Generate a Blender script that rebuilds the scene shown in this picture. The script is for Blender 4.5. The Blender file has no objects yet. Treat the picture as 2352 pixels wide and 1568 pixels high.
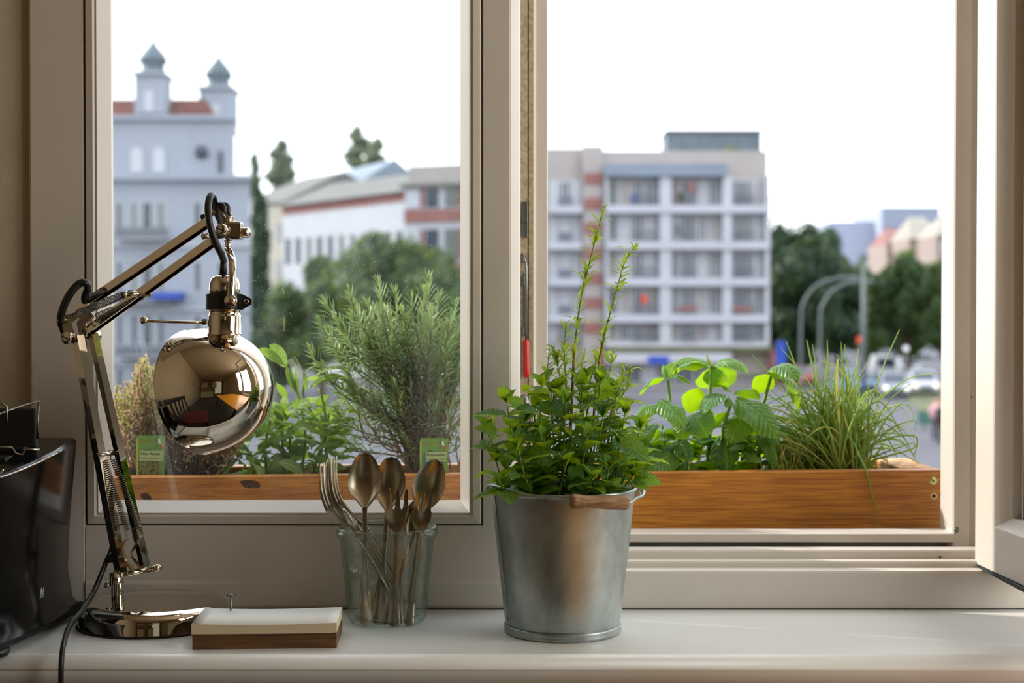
import bpy, bmesh, math, random
from mathutils import Vector, Matrix, Quaternion, noise
PI = math.pi
random.seed(7)
SC = bpy.context.scene
COL = SC.collection

# ------------------------------------------------------------------ camera, sky, sun, exposure
F = 3300.0                                   # focal length in pixels of the 2352x1568 frame
CAM = Vector((0.0, 0.0, 0.30))               # window sill top is z = 0
PITCH = math.atan(49 / F)
cam_d = bpy.data.cameras.new('camera')
cam_d.sensor_width = 36.0
cam_d.lens = F / 2352 * 36.0
cam_d.clip_start = 0.02
cam_d.clip_end = 3000
cam_d.dof.use_dof = True
cam_d.dof.focus_distance = 1.42
cam_d.dof.aperture_fstop = 6.3
cam = bpy.data.objects.new('camera', cam_d)
cam.location = CAM
cam.rotation_euler = (PI / 2 - PITCH, 0, 0)
COL.objects.link(cam)
SC.camera = cam

world = bpy.data.worlds.new('sky')
SC.world = world
world.use_nodes = True
wn = world.node_tree
bg = wn.nodes['Background']
tc = wn.nodes.new('ShaderNodeTexCoord')
sep = wn.nodes.new('ShaderNodeSeparateXYZ')
rmp = wn.nodes.new('ShaderNodeValToRGB')
wn.links.new(tc.outputs['Generated'], sep.inputs[0])
wn.links.new(sep.outputs['Z'], rmp.inputs[0])
rmp.color_ramp.elements[0].position = 0.0
rmp.color_ramp.elements[0].color = (0.93, 0.97, 1.0, 1)
rmp.color_ramp.elements[1].position = 0.6
rmp.color_ramp.elements[1].color = (0.90, 0.96, 1.06, 1)
wn.links.new(rmp.outputs[0], bg.inputs['Color'])
bg.inputs['Strength'].default_value = 2.8

sun_d = bpy.data.lights.new('sun', 'SUN')
sun_d.energy = 5.2
sun_d.angle = math.radians(1.2)
sun_d.color = (1.0, 0.95, 0.86)
sun = bpy.data.objects.new('sun', sun_d)
TO_SUN = Vector((-0.8, 0.25, 0.50)).normalized()
sun.rotation_euler = TO_SUN.to_track_quat('Z', 'Y').to_euler()
sun.location = (-20, 5, 12)
COL.objects.link(sun)

def area(name, loc, target, sx, sy, power, color):
    d = bpy.data.lights.new(name, 'AREA')
    d.shape = 'RECTANGLE'; d.size = sx; d.size_y = sy
    d.energy = power; d.color = color
    o = bpy.data.objects.new(name, d)
    o.location = loc
    o.rotation_euler = (Vector(loc) - Vector(target)).to_track_quat('Z', 'Y').to_euler()
    COL.objects.link(o)
    return o
# added fill lights: one at an added right wall opening, one far behind
area('side_window_daylight', (1.57, 0.66, 0.75), (0.0, 1.2, 0.3), 1.0, 1.2, 24.0, (1.0, 0.94, 0.85))
area('balcony_door_daylight', (0.9, -3.05, 0.55), (0.0, 0.5, 0.2), 0.9, 1.9, 1.8, (1.0, 0.93, 0.78))

vs = SC.view_settings
vs.view_transform = 'Standard'
vs.look = 'None'
vs.exposure = 0.0
vs.gamma = 1.0
vs.use_curve_mapping = False

# ------------------------------------------------------------------ helpers
def P(px, py, Y):
    u = (px - 1176) / F; v = (784 - py) / F
    d = Vector((u, math.cos(PITCH) + v * math.sin(PITCH), v * math.cos(PITCH) - math.sin(PITCH)))
    return CAM + d * (Y / d.y)

def tag(o, label=None, cat=None, group=None, kind=None):
    if label: o['label'] = label
    if cat: o['category'] = cat
    if group: o['group'] = group
    if kind: o['kind'] = kind
    return o

def empty(name, loc=(0, 0, 0), label=None, cat=None, group=None, kind=None, parent=None):
    o = bpy.data.objects.new(name, None)
    o.empty_display_size = 0.05
    COL.objects.link(o)
    o.location = loc
    if parent: o.parent = parent
    return tag(o, label, cat, group, kind)

def origin(o):
    v = Vector((0, 0, 0))
    while o is not None:
        v += Vector(o.location); o = o.parent
    return v

def copy_tree(o, parent=None):
    c = o.copy(); COL.objects.link(c)
    if parent: c.parent = parent
    for ch in list(o.children): copy_tree(ch, c)
    return c

def frames(path):
    """tangent frames along a path (parallel transport)"""
    n = len(path); T = []
    for i in range(n):
        a = path[max(0, i - 1)]; b = path[min(n - 1, i + 1)]
        t = (b - a)
        T.append(t.normalized() if t.length > 1e-9 else Vector((0, 0, 1)))
    up = Vector((0, 0, 1)) if abs(T[0].z) < 0.9 else Vector((0, 1, 0))
    N = (up - T[0] * up.dot(T[0])).normalized()
    out = []
    for i in range(n):
        N = (N - T[i] * N.dot(T[i]))
        N = N.normalized() if N.length > 1e-6 else T[i].orthogonal().normalized()
        out.append((T[i], N, T[i].cross(N)))
    return out

def smooth_path(pts, k=6):
    pts = [Vector(p) for p in pts]
    if len(pts) < 3: return pts
    out = []
    for i in range(len(pts) - 1):
        p0 = pts[max(0, i - 1)]; p1 = pts[i]; p2 = pts[i + 1]; p3 = pts[min(len(pts) - 1, i + 2)]
        for j in range(k):
            t = j / k
            out.append(0.5 * ((2 * p1) + (p2 - p0) * t + (2 * p0 - 5 * p1 + 4 * p2 - p3) * t * t + (3 * p1 - p0 - 3 * p2 + p3) * t ** 3))
    out.append(pts[-1])
    return out

class MB:
    def __init__(s): s.v = []; s.f = []; s.sm = []; s.mi = []; s.m = 0
    def add(s, vs_, fs_, smooth=False):
        b = len(s.v)
        s.v += [Vector(v) for v in vs_]
        for f in fs_:
            s.f.append([b + i for i in f]); s.sm.append(smooth); s.mi.append(s.m)
        return s
    def box(s, x0, x1, y0, y1, z0, z1, bev=0.0, M=None):
        if bev > 0:
            bm = bmesh.new()
            bmesh.ops.create_cube(bm, size=1.0)
            for v in bm.verts:
                v.co = Vector(((x0 + x1) / 2 + v.co.x * (x1 - x0), (y0 + y1) / 2 + v.co.y * (y1 - y0), (z0 + z1) / 2 + v.co.z * (z1 - z0)))
            bmesh.ops.bevel(bm, geom=bm.edges[:], offset=bev, segments=2, affect='EDGES', profile=0.5)
            bm.verts.index_update()
            vv = [v.co.copy() for v in bm.verts]; ff = [[v.index for v in f.verts] for f in bm.faces]
            bm.free()
        else:
            vv = [Vector((x, y, z)) for x in (x0, x1) for y in (y0, y1) for z in (z0, z1)]
            ff = [[0, 1, 3, 2], [4, 6, 7, 5], [0, 4, 5, 1], [2, 3, 7, 6], [0, 2, 6, 4], [1, 5, 7, 3]]
        if M is not None: vv = [M @ v for v in vv]
        return s.add(vv, ff, False)
    def tube(s, path, r, n=8, caps=True, sx=1.0, sy=1.0, smooth=True, twist=0.0):
        path = [Vector(p) for p in path]
        R = r if isinstance(r, (list, tuple)) else [r] * len(path)
        fr = frames(path); vv = []; ff = []
        for i, (p, (t, a, b)) in enumerate(zip(path, fr)):
            for k in range(n):
                an = 2 * PI * k / n + twist
                vv.append(p + a * (math.cos(an) * R[i] * sx) + b * (math.sin(an) * R[i] * sy))
        for i in range(len(path) - 1):
            for k in range(n):
                k2 = (k + 1) % n
                ff.append([i * n + k, i * n + k2, (i + 1) * n + k2, (i + 1) * n + k])
        if caps:
            ff.append([k for k in range(n)][::-1]); ff.append([(len(path) - 1) * n + k for k in range(n)])
        return s.add(vv, ff, smooth)
    def bar(s, a, b, w, h, side=None):
        """rectangular bar from a to b: w along side, h along the other normal"""
        a = Vector(a); b = Vector(b); t = (b - a).normalized()
        sd = Vector(side) if side is not None else Vector((0, 1, 0))
        sd = (sd - t * sd.dot(t)).normalized(); o = t.cross(sd)
        vv = [p + sd * (i * w / 2) + o * (j * h / 2) for p in (a, b) for (i, j) in ((-1, -1), (1, -1), (1, 1), (-1, 1))]
        return s.add(vv, [[3, 2, 1, 0], [4, 5, 6, 7], [0, 1, 5, 4], [1, 2, 6, 5], [2, 3, 7, 6], [3, 0, 4, 7]])
    def lathe(s, prof, c=(0, 0, 0), axis=(0, 0, 1), n=32, smooth=True, closed=False, arc=2 * PI):
        """prof: list of (r, h)"""
        c = Vector(c); ax = Vector(axis).normalized()
        a = ax.orthogonal().normalized(); b = ax.cross(a)
        if abs(ax.z) > 0.99: a = Vector((1, 0, 0)); b = Vector((0, 1, 0)) * (1 if ax.z > 0 else -1)
        vv = []; ff = []; m = len(prof)
        for (r, h) in prof:
            for k in range(n):
                an = 2 * PI * k / n
                vv.append(c + ax * h + a * (math.cos(an) * r) + b * (math.sin(an) * r))
        for i in range(m - 1 if not closed else m):
            j = (i + 1) % m
            if prof[i][0] < 1e-7 and prof[j][0] < 1e-7: continue
            for k in range(n):
                k2 = (k + 1) % n
                if prof[i][0] < 1e-7: ff.append([i * n, j * n + k2, j * n + k])
                elif prof[j][0] < 1e-7: ff.append([i * n + k, i * n + k2, j * n])
                else: ff.append([i * n + k, i * n + k2, j * n + k2, j * n + k])
        return s.add(vv, ff, smooth)
    def prism(s, poly, fn, a, b):
        """poly 2-D, fn(p, t) -> 3-D, extruded from a to b"""
        n = len(poly)
        vv = [fn(p, a) for p in poly] + [fn(p, b) for p in poly]
        ff = [[i, (i + 1) % n, n + (i + 1) % n, n + i] for i in range(n)]
        ff += [list(range(n))[::-1], list(range(n, 2 * n))]
        return s.add(vv, ff, False)
    def ball(s, c, r, n=12, sc=(1, 1, 1)):
        c = Vector(c); m = n // 2; vv = []; ff = []
        for i in range(m + 1):
            th = PI * i / m
            for k in range(n):
                ph = 2 * PI * k / n
                vv.append(c + Vector((r * sc[0] * math.sin(th) * math.cos(ph), r * sc[1] * math.sin(th) * math.sin(ph), r * sc[2] * math.cos(th))))
        for i in range(m):
            for k in range(n):
                k2 = (k + 1) % n
                ff.append([i * n + k, (i + 1) * n + k, (i + 1) * n + k2, i * n + k2])
        return s.add(vv, ff, True)
    def mesh(s, name, mats, off=Vector((0, 0, 0)), weld=True):
        me = bpy.data.meshes.new(name)
        me.from_pydata([v - off for v in s.v], [], s.f)
        me.polygons.foreach_set('use_smooth', s.sm)
        me.polygons.foreach_set('material_index', s.mi)
        for m in (mats if isinstance(mats, (list, tuple)) else [mats]): me.materials.append(m)
        if weld and len(s.v) < 60000:
            bm = bmesh.new(); bm.from_mesh(me)
            bmesh.ops.remove_doubles(bm, verts=bm.verts, dist=1e-7)
            bmesh.ops.recalc_face_normals(bm, faces=bm.faces)
            bm.to_mesh(me); bm.free()
        me.update()
        return me
    def build(s, name, mats, parent=None, weld=True, **kw):
        off = origin(parent) if parent is not None else Vector((0, 0, 0))
        me = s.mesh(name, mats, off, weld)
        o = bpy.data.objects.new(name, me)
        COL.objects.link(o)
        if parent is not None: o.parent = parent
        return tag(o, **kw)

def based(mb, name, mats, loc, **kw):
    """a one-mesh thing whose origin sits at loc"""
    me = mb.mesh(name, mats, Vector(loc))
    o = bpy.data.objects.new(name, me); COL.objects.link(o); o.location = loc
    return tag(o, **kw)

# ------------------------------------------------------------------ materials
def new_mat(name):
    m = bpy.data.materials.new(name); m.use_nodes = True
    return m, m.node_tree, m.node_tree.nodes['Principled BSDF']

def lin(c):
    return tuple((x / 255 / 12.92 if x / 255 <= 0.04045 else ((x / 255 + 0.055) / 1.055) ** 2.4) for x in c)

def mat(name, rgb, rough=0.5, metal=0.0, var=0.0, scale=20.0, bump=0.0, bscale=80.0, spec=0.5, stretch=(1, 1, 1), rgb2=None, coat=0.0, rvar=0.0):
    m, nt, b = new_mat(name)
    c = lin(rgb)
    b.inputs['Base Color'].default_value = (*c, 1)
    b.inputs['Roughness'].default_value = rough
    b.inputs['Metallic'].default_value = metal
    b.inputs['Specular IOR Level'].default_value = spec
    b.inputs['Coat Weight'].default_value = coat
    tcn = nt.nodes.new('ShaderNodeTexCoord')
    mp = nt.nodes.new('ShaderNodeMapping'); mp.inputs['Scale'].default_value = stretch
    nt.links.new(tcn.outputs['Object'], mp.inputs[0])
    if var > 0 or rgb2 is not None or rvar > 0:
        nz = nt.nodes.new('ShaderNodeTexNoise'); nz.inputs['Scale'].default_value = scale
        nz.inputs['Detail'].default_value = 5
        nt.links.new(mp.outputs[0], nz.inputs[0])
        cr = nt.nodes.new('ShaderNodeValToRGB')
        c2 = lin(rgb2) if rgb2 is not None else tuple(x * (1 - var) for x in c)
        cr.color_ramp.elements[0].position = 0.35; cr.color_ramp.elements[1].position = 0.65
        cr.color_ramp.elements[0].color = (*c2, 1)
        cr.color_ramp.elements[1].color = (*(tuple(min(1, x * (1 + var * 0.4)) for x in c)), 1)
        nt.links.new(nz.outputs['Fac'], cr.inputs[0]); nt.links.new(cr.outputs[0], b.inputs['Base Color'])
        if rvar > 0:
            mr = nt.nodes.new('ShaderNodeMapRange')
            mr.inputs['To Min'].default_value = max(0.02, rough - rvar); mr.inputs['To Max'].default_value = rough + rvar
            nt.links.new(nz.outputs['Fac'], mr.inputs[0]); nt.links.new(mr.outputs[0], b.inputs['Roughness'])
    if bump > 0:
        nb = nt.nodes.new('ShaderNodeTexNoise'); nb.inputs['Scale'].default_value = bscale; nb.inputs['Detail'].default_value = 4
        nt.links.new(mp.outputs[0], nb.inputs[0])
        bp = nt.nodes.new('ShaderNodeBump'); bp.inputs['Strength'].default_value = bump; bp.inputs['Distance'].default_value = 0.002
        nt.links.new(nb.outputs['Fac'], bp.inputs['Height']); nt.links.new(bp.outputs[0], b.inputs['Normal'])
    return m

def leaf_mat(name, rgb, trans, rough=0.45, mixf=0.45, var=0.25, vein=True, scale=60, hue2=None, spec=0.4, ribs=0.0):
    """leaf blade: reflecting top and light passing through"""
    m, nt, b = new_mat(name)
    N = nt.nodes.new; L = nt.links.new
    c = lin(rgb); c2 = lin(hue2) if hue2 else tuple(x * (1 - var) for x in c)
    geo = N('ShaderNodeNewGeometry'); oi = N('ShaderNodeObjectInfo')
    ad = N('ShaderNodeMath'); ad.operation = 'ADD'
    L(geo.outputs['Random Per Island'], ad.inputs[0]); L(oi.outputs['Random'], ad.inputs[1])
    fr = N('ShaderNodeMath'); fr.operation = 'FRACT'; L(ad.outputs[0], fr.inputs[0])
    mx = N('ShaderNodeMix'); mx.data_type = 'RGBA'
    mx.inputs['A'].default_value = (*c, 1); mx.inputs['B'].default_value = (*c2, 1)
    L(fr.outputs[0], mx.inputs['Factor'])
    b.inputs['Roughness'].default_value = rough; b.inputs['Specular IOR Level'].default_value = spec
    L(mx.outputs['Result'], b.inputs['Base Color'])
    tr = N('ShaderNodeBsdfTranslucent')
    ct = lin(trans)
    mt = N('ShaderNodeMix'); mt.data_type = 'RGBA'
    mt.inputs['A'].default_value = (*ct, 1); mt.inputs['B'].default_value = (ct[0] * .7, ct[1] * .8, ct[2] * .8, 1)
    L(fr.outputs[0], mt.inputs['Factor']); L(mt.outputs['Result'], tr.inputs['Color'])
    ms = N('ShaderNodeMixShader'); ms.inputs[0].default_value = mixf
    L(b.outputs[0], ms.inputs[1]); L(tr.outputs[0], ms.inputs[2])
    L(ms.outputs[0], nt.nodes['Material Output'].inputs['Surface'])
    if vein:
        t = N('ShaderNodeTexCoord'); nz = N('ShaderNodeTexNoise'); nz.inputs['Scale'].default_value = scale
        L(t.outputs['Object'], nz.inputs[0])
        bp = N('ShaderNodeBump'); bp.inputs['Strength'].default_value = 0.5; bp.inputs['Distance'].default_value = 0.03
        L(nz.outputs['Fac'], bp.inputs['Height']); L(bp.outputs[0], b.inputs['Normal'])
        if ribs > 0:
            # side veins run from the midrib towards the tip; the midrib itself is pale
            sx = N('ShaderNodeSeparateXYZ'); L(t.outputs['Object'], sx.inputs[0])
            def mth(op, a, bb=None):
                q = N('ShaderNodeMath'); q.operation = op
                for i_, v_ in enumerate((a, bb)):
                    if v_ is None: continue
                    if isinstance(v_, (int, float)): q.inputs[i_].default_value = v_
                    else: L(v_, q.inputs[i_])
                return q.outputs[0]
            ax_ = mth('ABSOLUTE', sx.outputs['X'])
            ph = mth('MULTIPLY',  mth('SUBTRACT', sx.outputs['Y'], mth('MULTIPLY', ax_, .9)), 27.0)
            wv = mth('ABSOLUTE', mth('SINE', ph))
            mid = mth('MINIMUM', mth('MULTIPLY', ax_, 45.0), 1.0)
            hgt = mth('ADD', mth('MULTIPLY', mth('POWER', wv, .5), ribs), mth('ADD', mid, nz.outputs['Fac']))
            L(hgt, bp.inputs['Height']); bp.inputs['Strength'].default_value = .42; nz.inputs['Detail'].default_value = 4
            pale = N('ShaderNodeMix'); pale.data_type = 'RGBA'; L(mid, pale.inputs['Factor'])
            pale.inputs['A'].default_value = (min(1, c[0] * 2.2 + .05), min(1, c[1] * 1.7 + .05), c[2] * 1.6, 1); L(mx.outputs['Result'], pale.inputs['B']); L(pale.outputs['Result'], b.inputs['Base Color'])
    return m

def wood_mat(name, rgb, rgb2, along='X', scale=9.0, rough=0.45, coat=0.0, knots=False):
    m, nt, b = new_mat(name)
    N = nt.nodes.new; L = nt.links.new
    t = N('ShaderNodeTexCoord'); mp = N('ShaderNodeMapping')
    s = [14, 14, 14]; s['XYZ'.index(along)] = 0.5
    mp.inputs['Scale'].default_value = s
    L(t.outputs['Object'], mp.inputs[0])
    nz = N('ShaderNodeTexNoise'); nz.inputs['Scale'].default_value = scale; nz.inputs['Detail'].default_value = 6; nz.inputs['Distortion'].default_value = 0.6
    L(mp.outputs[0], nz.inputs[0])
    n2 = N('ShaderNodeTexNoise'); n2.inputs['Scale'].default_value = 9.0; n2.inputs['Detail'].default_value = 3
    L(t.outputs['Object'], n2.inputs[0])
    cr = N('ShaderNodeValToRGB')
    cr.color_ramp.elements[0].position = 0.36; cr.color_ramp.elements[1].position = 0.62
    cr.color_ramp.elements[0].color = (*lin(rgb2), 1); cr.color_ramp.elements[1].color = (*lin(rgb), 1)
    L(nz.outputs['Fac'], cr.inputs[0])
    mx = N('ShaderNodeMix'); mx.data_type = 'RGBA'; mx.blend_type = 'MULTIPLY'
    cr2 = N('ShaderNodeValToRGB'); cr2.color_ramp.elements[0].position = .3; cr2.color_ramp.elements[0].color = (.70, .62, .55, 1); cr2.color_ramp.elements[1].position = .6
    L(n2.outputs['Fac'], cr2.inputs[0]); L(cr.outputs[0], mx.inputs['A']); L(cr2.outputs[0], mx.inputs['B']); mx.inputs['Factor'].default_value = 0.8
    L(mx.outputs['Result'], b.inputs['Base Color'])
    b.inputs['Roughness'].default_value = rough; b.inputs['Coat Weight'].default_value = coat; b.inputs['Coat Roughness'].default_value = 0.25
    bp = N('ShaderNodeBump'); bp.inputs['Strength'].default_value = 0.25; bp.inputs['Distance'].default_value = 0.001
    L(nz.outputs['Fac'], bp.inputs['Height']); L(bp.outputs[0], b.inputs['Normal'])
    return m

def fres(nt, f0, k):
    lw = nt.nodes.new('ShaderNodeLayerWeight'); lw.inputs[0].default_value = 0.5
    p = nt.nodes.new('ShaderNodeMath'); p.operation = 'POWER'; p.inputs[1].default_value = 4.0; nt.links.new(lw.outputs['Facing'], p.inputs[0])
    m = nt.nodes.new('ShaderNodeMath'); m.operation = 'MULTIPLY_ADD'; m.inputs[1].default_value = k; m.inputs[2].default_value = f0; nt.links.new(p.outputs[0], m.inputs[0])
    return m

def glass_pane_mat(name, dust=0.5, scale=420):
    """thin window glass: clear, a little reflection, specks and streaks of dust"""
    m, nt, b = new_mat(name)
    N = nt.nodes.new; L = nt.links.new
    nt.nodes.remove(b)
    tr = N('ShaderNodeBsdfTransparent'); tr.inputs[0].default_value = (0.93, 0.96, 0.95, 1)
    gl = N('ShaderNodeBsdfGlossy'); gl.inputs['Roughness'].default_value = 0.0
    fz = fres(nt, .035, .8)
    ms = N('ShaderNodeMixShader'); L(fz.outputs[0], ms.inputs[0]); L(tr.outputs[0], ms.inputs[1]); L(gl.outputs[0], ms.inputs[2])
    t = N('ShaderNodeTexCoord')
    vo = N('ShaderNodeTexVoronoi'); vo.inputs['Scale'].default_value = scale; vo.inputs['Randomness'].default_value = 1.0
    L(t.outputs['Object'], vo.inputs[0])
    lt = N('ShaderNodeMath'); lt.operation = 'LESS_THAN'; lt.inputs[1].default_value = 0.13
    L(vo.outputs['Distance'], lt.inputs[0])
    sp = N('ShaderNodeSeparateColor'); L(vo.outputs['Color'], sp.inputs[0])
    g2 = N('ShaderNodeMath'); g2.operation = 'GREATER_THAN'; g2.inputs[1].default_value = 0.45; L(sp.outputs[0], g2.inputs[0])
    mu = N('ShaderNodeMath'); mu.operation = 'MULTIPLY'; L(lt.outputs[0], mu.inputs[0]); L(g2.outputs[0], mu.inputs[1])
    nz = N('ShaderNodeTexNoise'); nz.inputs['Scale'].default_value = 14; nz.inputs['Detail'].default_value = 6
    mp = N('ShaderNodeMapping'); mp.inputs['Scale'].default_value = (1.6, 1, 0.5); L(t.outputs['Object'], mp.inputs[0]); L(mp.outputs[0], nz.inputs[0])
    mr = N('ShaderNodeMapRange'); mr.inputs['From Min'].default_value = .42; mr.inputs['From Max'].default_value = .75
    mr.inputs['To Min'].default_value = 0.008; mr.inputs['To Max'].default_value = 0.06
    L(nz.outputs['Fac'], mr.inputs[0])
    # streaks of rain dirt, denser towards the lower edge of the pane
    m2 = N('ShaderNodeMath'); m2.operation = 'MULTIPLY'; m2.inputs[1].default_value = dust; L(mu.outputs[0], m2.inputs[0])
    a = N('ShaderNodeMath'); a.operation = 'ADD'; L(m2.outputs[0], a.inputs[0]); L(mr.outputs[0], a.inputs[1])
    df = N('ShaderNodeBsdfTranslucent'); df.inputs[0].default_value = (.9, .93, .95, 1)
    dd = N('ShaderNodeBsdfDiffuse'); dd.inputs[0].default_value = (.75, .78, .8, 1)
    md = N('ShaderNodeMixShader'); md.inputs[0].default_value = .5; L(df.outputs[0], md.inputs[1]); L(dd.outputs[0], md.inputs[2])
    mo = N('ShaderNodeMixShader'); L(a.outputs[0], mo.inputs[0]); L(ms.outputs[0], mo.inputs[1]); L(md.outputs[0], mo.inputs[2])
    L(mo.outputs[0], nt.nodes['Material Output'].inputs['Surface'])
    return m

def jar_mat(name):
    m, nt, b = new_mat(name)
    N = nt.nodes.new; L = nt.links.new
    nt.nodes.remove(b)
    tr = N('ShaderNodeBsdfTransparent')
    lw = N('ShaderNodeLayerWeight'); lw.inputs[0].default_value = 0.35
    cr = N('ShaderNodeValToRGB'); cr.color_ramp.elements[0].color = (.955, .985, .975, 1); cr.color_ramp.elements[1].color = (.50, .74, .66, 1)
    cr.color_ramp.elements[0].position = .35; cr.color_ramp.elements[1].position = 1.0
    L(lw.outputs['Facing'], cr.inputs[0]); L(cr.outputs[0], tr.inputs[0])
    gl = N('ShaderNodeBsdfGlossy'); gl.inputs['Roughness'].default_value = 0.02
    fz = fres(nt, .03, .75)
    ms = N('ShaderNodeMixShader'); L(fz.outputs[0], ms.inputs[0]); L(tr.outputs[0], ms.inputs[1]); L(gl.outputs[0], ms.inputs[2])
    L(ms.outputs[0], nt.nodes['Material Output'].inputs['Surface'])
    return m

M = {}
M['frame'] = mat('white_lacquer_frame', (202, 194, 184), 0.36, var=0.04, scale=9, bump=0.05, bscale=500)
M['frame_dirty'] = mat('weathered_frame', (176, 162, 140), 0.55, var=0.30, scale=240, rgb2=(158, 140, 112))
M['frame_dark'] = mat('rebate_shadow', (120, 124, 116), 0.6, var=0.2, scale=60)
M['gasket'] = mat('gasket_rubber', (34, 44, 42), 0.6)
M['sill'] = mat('sill_lacquer', (216, 216, 212), 0.33, var=0.04, scale=6, bump=0.06, bscale=400)
M['wall'] = mat('plaster', (172, 160, 138), 0.85, var=0.06, scale=12, bump=0.25, bscale=160)
M['wall_room'] = mat('room_paint', (178, 162, 132), 0.85, var=0.03, scale=5)
M['ext'] = mat('render_coat', (180, 176, 168), 0.9, var=0.1, scale=30, bump=0.4, bscale=120)
M['pane'] = glass_pane_mat('dusty_glass')
M['pane_clean'] = glass_pane_mat('clear_glass', 0.15)
M['chrome'] = mat('nickel_chrome', (214, 205, 192), 0.035, 1.0)
M['chrome_b'] = mat('worn_chrome', (200, 190, 174), 0.13, 1.0, rvar=0.05, scale=60, var=0.1)
M['black_rub'] = mat('black_rubber', (16, 17, 18), 0.4)
M['black_gloss'] = mat('black_gloss', (6, 7, 8), 0.16, spec=.25)
M['spring'] = mat('spring_steel', (104, 98, 86), 0.3, 1.0)
M['black_mat'] = mat('black_matt', (14, 14, 15), 0.5, bump=0.3, bscale=500)
M['wire'] = mat('rack_wire', (150, 145, 135), 0.25, 1.0)
M['silver'] = mat('old_silver', (176, 166, 148), 0.26, 1.0, rvar=0.10, scale=45, var=0.22)
M['jar'] = jar_mat('green_tinted_glass')
M['paper'] = mat('note_paper', (222, 220, 214), 0.8)
M['paper_edge'] = mat('paper_edge', (206, 192, 160), 0.85, var=0.12, scale=30, stretch=(1, 1, 60))
M['walnut'] = wood_mat('brown_wood', (112, 78, 44), (78, 52, 28), 'X', 14, 0.5)
M['pine'] = wood_mat('oiled_pine', (208, 138, 44), (164, 98, 26), 'X', 34.0, 0.5, 0.1)
M['pine_end'] = mat('pine_end_grain', (226, 170, 104), 0.7, rgb2=(150, 92, 46), scale=70, bump=.5, bscale=200)
M['knot'] = mat('pine_knot', (74, 40, 20), 0.6, var=0.3, scale=90)
M['screw'] = mat('yellow_zinc', (206, 204, 130), 0.3, 0.8)
M['soil'] = mat('potting_soil', (38, 28, 22), 0.95, var=0.6, scale=180, bump=1.0, bscale=220)
M['grip'] = wood_mat('worn_beech', (184, 150, 112), (126, 94, 66), 'X', 26, 0.65)
M['red'] = mat('red_plastic', (190, 22, 26), 0.35)
M['steel'] = mat('dull_steel', (128, 130, 126), 0.35, 0.9)
def zinc():
    m, nt, b = new_mat('galvanised_zinc')
    N = nt.nodes.new; L = nt.links.new
    t = N('ShaderNodeTexCoord')
    vo = N('ShaderNodeTexNoise'); vo.inputs['Scale'].default_value = 26; vo.inputs['Detail'].default_value = 6; vo.inputs['Roughness'].default_value = .65
    mp = N('ShaderNodeMapping'); mp.inputs['Scale'].default_value = (1, 1, .55)
    L(t.outputs['Object'], mp.inputs[0]); L(mp.outputs[0], vo.inputs[0])
    cr = N('ShaderNodeValToRGB'); cr.color_ramp.elements[0].position = .3; cr.color_ramp.elements[1].position = .72
    cr.color_ramp.elements[0].color = (*lin((132, 142, 142)), 1); cr.color_ramp.elements[1].color = (*lin((192, 200, 198)), 1)
    L(vo.outputs['Fac'], cr.inputs[0]); L(cr.outputs[0], b.inputs['Base Color'])
    b.inputs['Metallic'].default_value = 0.8
    mr = N('ShaderNodeMapRange'); mr.inputs['To Min'].default_value = .34; mr.inputs['To Max'].default_value = .48
    L(vo.outputs['Fac'], mr.inputs[0]); L(mr.outputs[0], b.inputs['Roughness'])
    bp = N('ShaderNodeBump'); bp.inputs['Strength'].default_value = .2; bp.inputs['Distance'].default_value = .0008
    L(vo.outputs['Fac'], bp.inputs['Height']); L(bp.outputs[0], b.inputs['Normal'])
    return m
M['zinc'] = zinc()
# ------------------------------------------------------------------ the room and the window
YF = 1.489                      # inner face of the window frame
ZT = 1.22                       # underside of the lintel
X0, X1 = -0.4425, -0.0307       # left sash outer edges
XJ = 0.499                      # right jamb

def ex_x(mb, poly, a, b): return mb.prism(poly, lambda p, t: Vector((t, p[0], p[1])), a, b)     # poly (y, z)
def ex_z(mb, poly, a, b): return mb.prism(poly, lambda p, t: Vector((p[0], p[1], t)), a, b)     # poly (x, y)

# inner wall around the window and the rest of the room (the chrome mirrors it)
mb = MB(); ex_z(mb, [(-0.499, 1.497), (-1.30, 1.40), (-1.30, 1.62), (-0.499, 1.62)], -0.04, ZT + .1)
mb.build('wall_front_left', M['wall'], kind='structure', label='dim plaster wall strip left of the window frame')
mb = MB(); mb.box(0.56, 1.60, 1.50, 1.62, -0.85, 1.62); mb.build('wall_front_right', M['wall'], kind='structure', label='plaster wall right of the window')
mb = MB(); mb.box(-1.30, 0.56, 1.50, 1.62, -0.85, -0.05); mb.build('wall_front_below', M['wall_room'], kind='structure', label='wall below the window sill')
mb = MB(); mb.box(-1.30, 0.56, 1.50, 1.62, ZT + .1, 1.62); mb.build('wall_front_above', M['wall_room'], kind='structure', label='wall above the window')
mb = MB(); mb.box(-1.36, -1.30, -3.4, 1.62, -0.85, 1.62); mb.build('wall_left', M['wall_room'], kind='structure', label='white painted wall left of the room')
mb = MB()
mb.box(1.60, 1.66, -3.4, 0.1, -0.85, 1.62); mb.box(1.60, 1.66, 1.2, 1.62, -0.85, 1.62)
mb.box(1.60, 1.66, 0.1, 1.2, -0.85, 0.1); mb.box(1.60, 1.66, 0.1, 1.2, 1.4, 1.62)
mb.build('wall_right', M['wall_room'], kind='structure', label='white painted wall with an opening added for the fill light')
mb = MB(); mb.box(-1.36, 1.66, -3.46, -3.4, -0.85, 1.62); mb.build('wall_back', M['wall_room'], kind='structure', label='back wall of the kitchen')
mb = MB(); mb.box(-1.36, 1.66, -3.46, 1.62, 1.62, 1.70); mb.build('ceiling', M['wall_room'], kind='structure', label='white kitchen ceiling')
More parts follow.
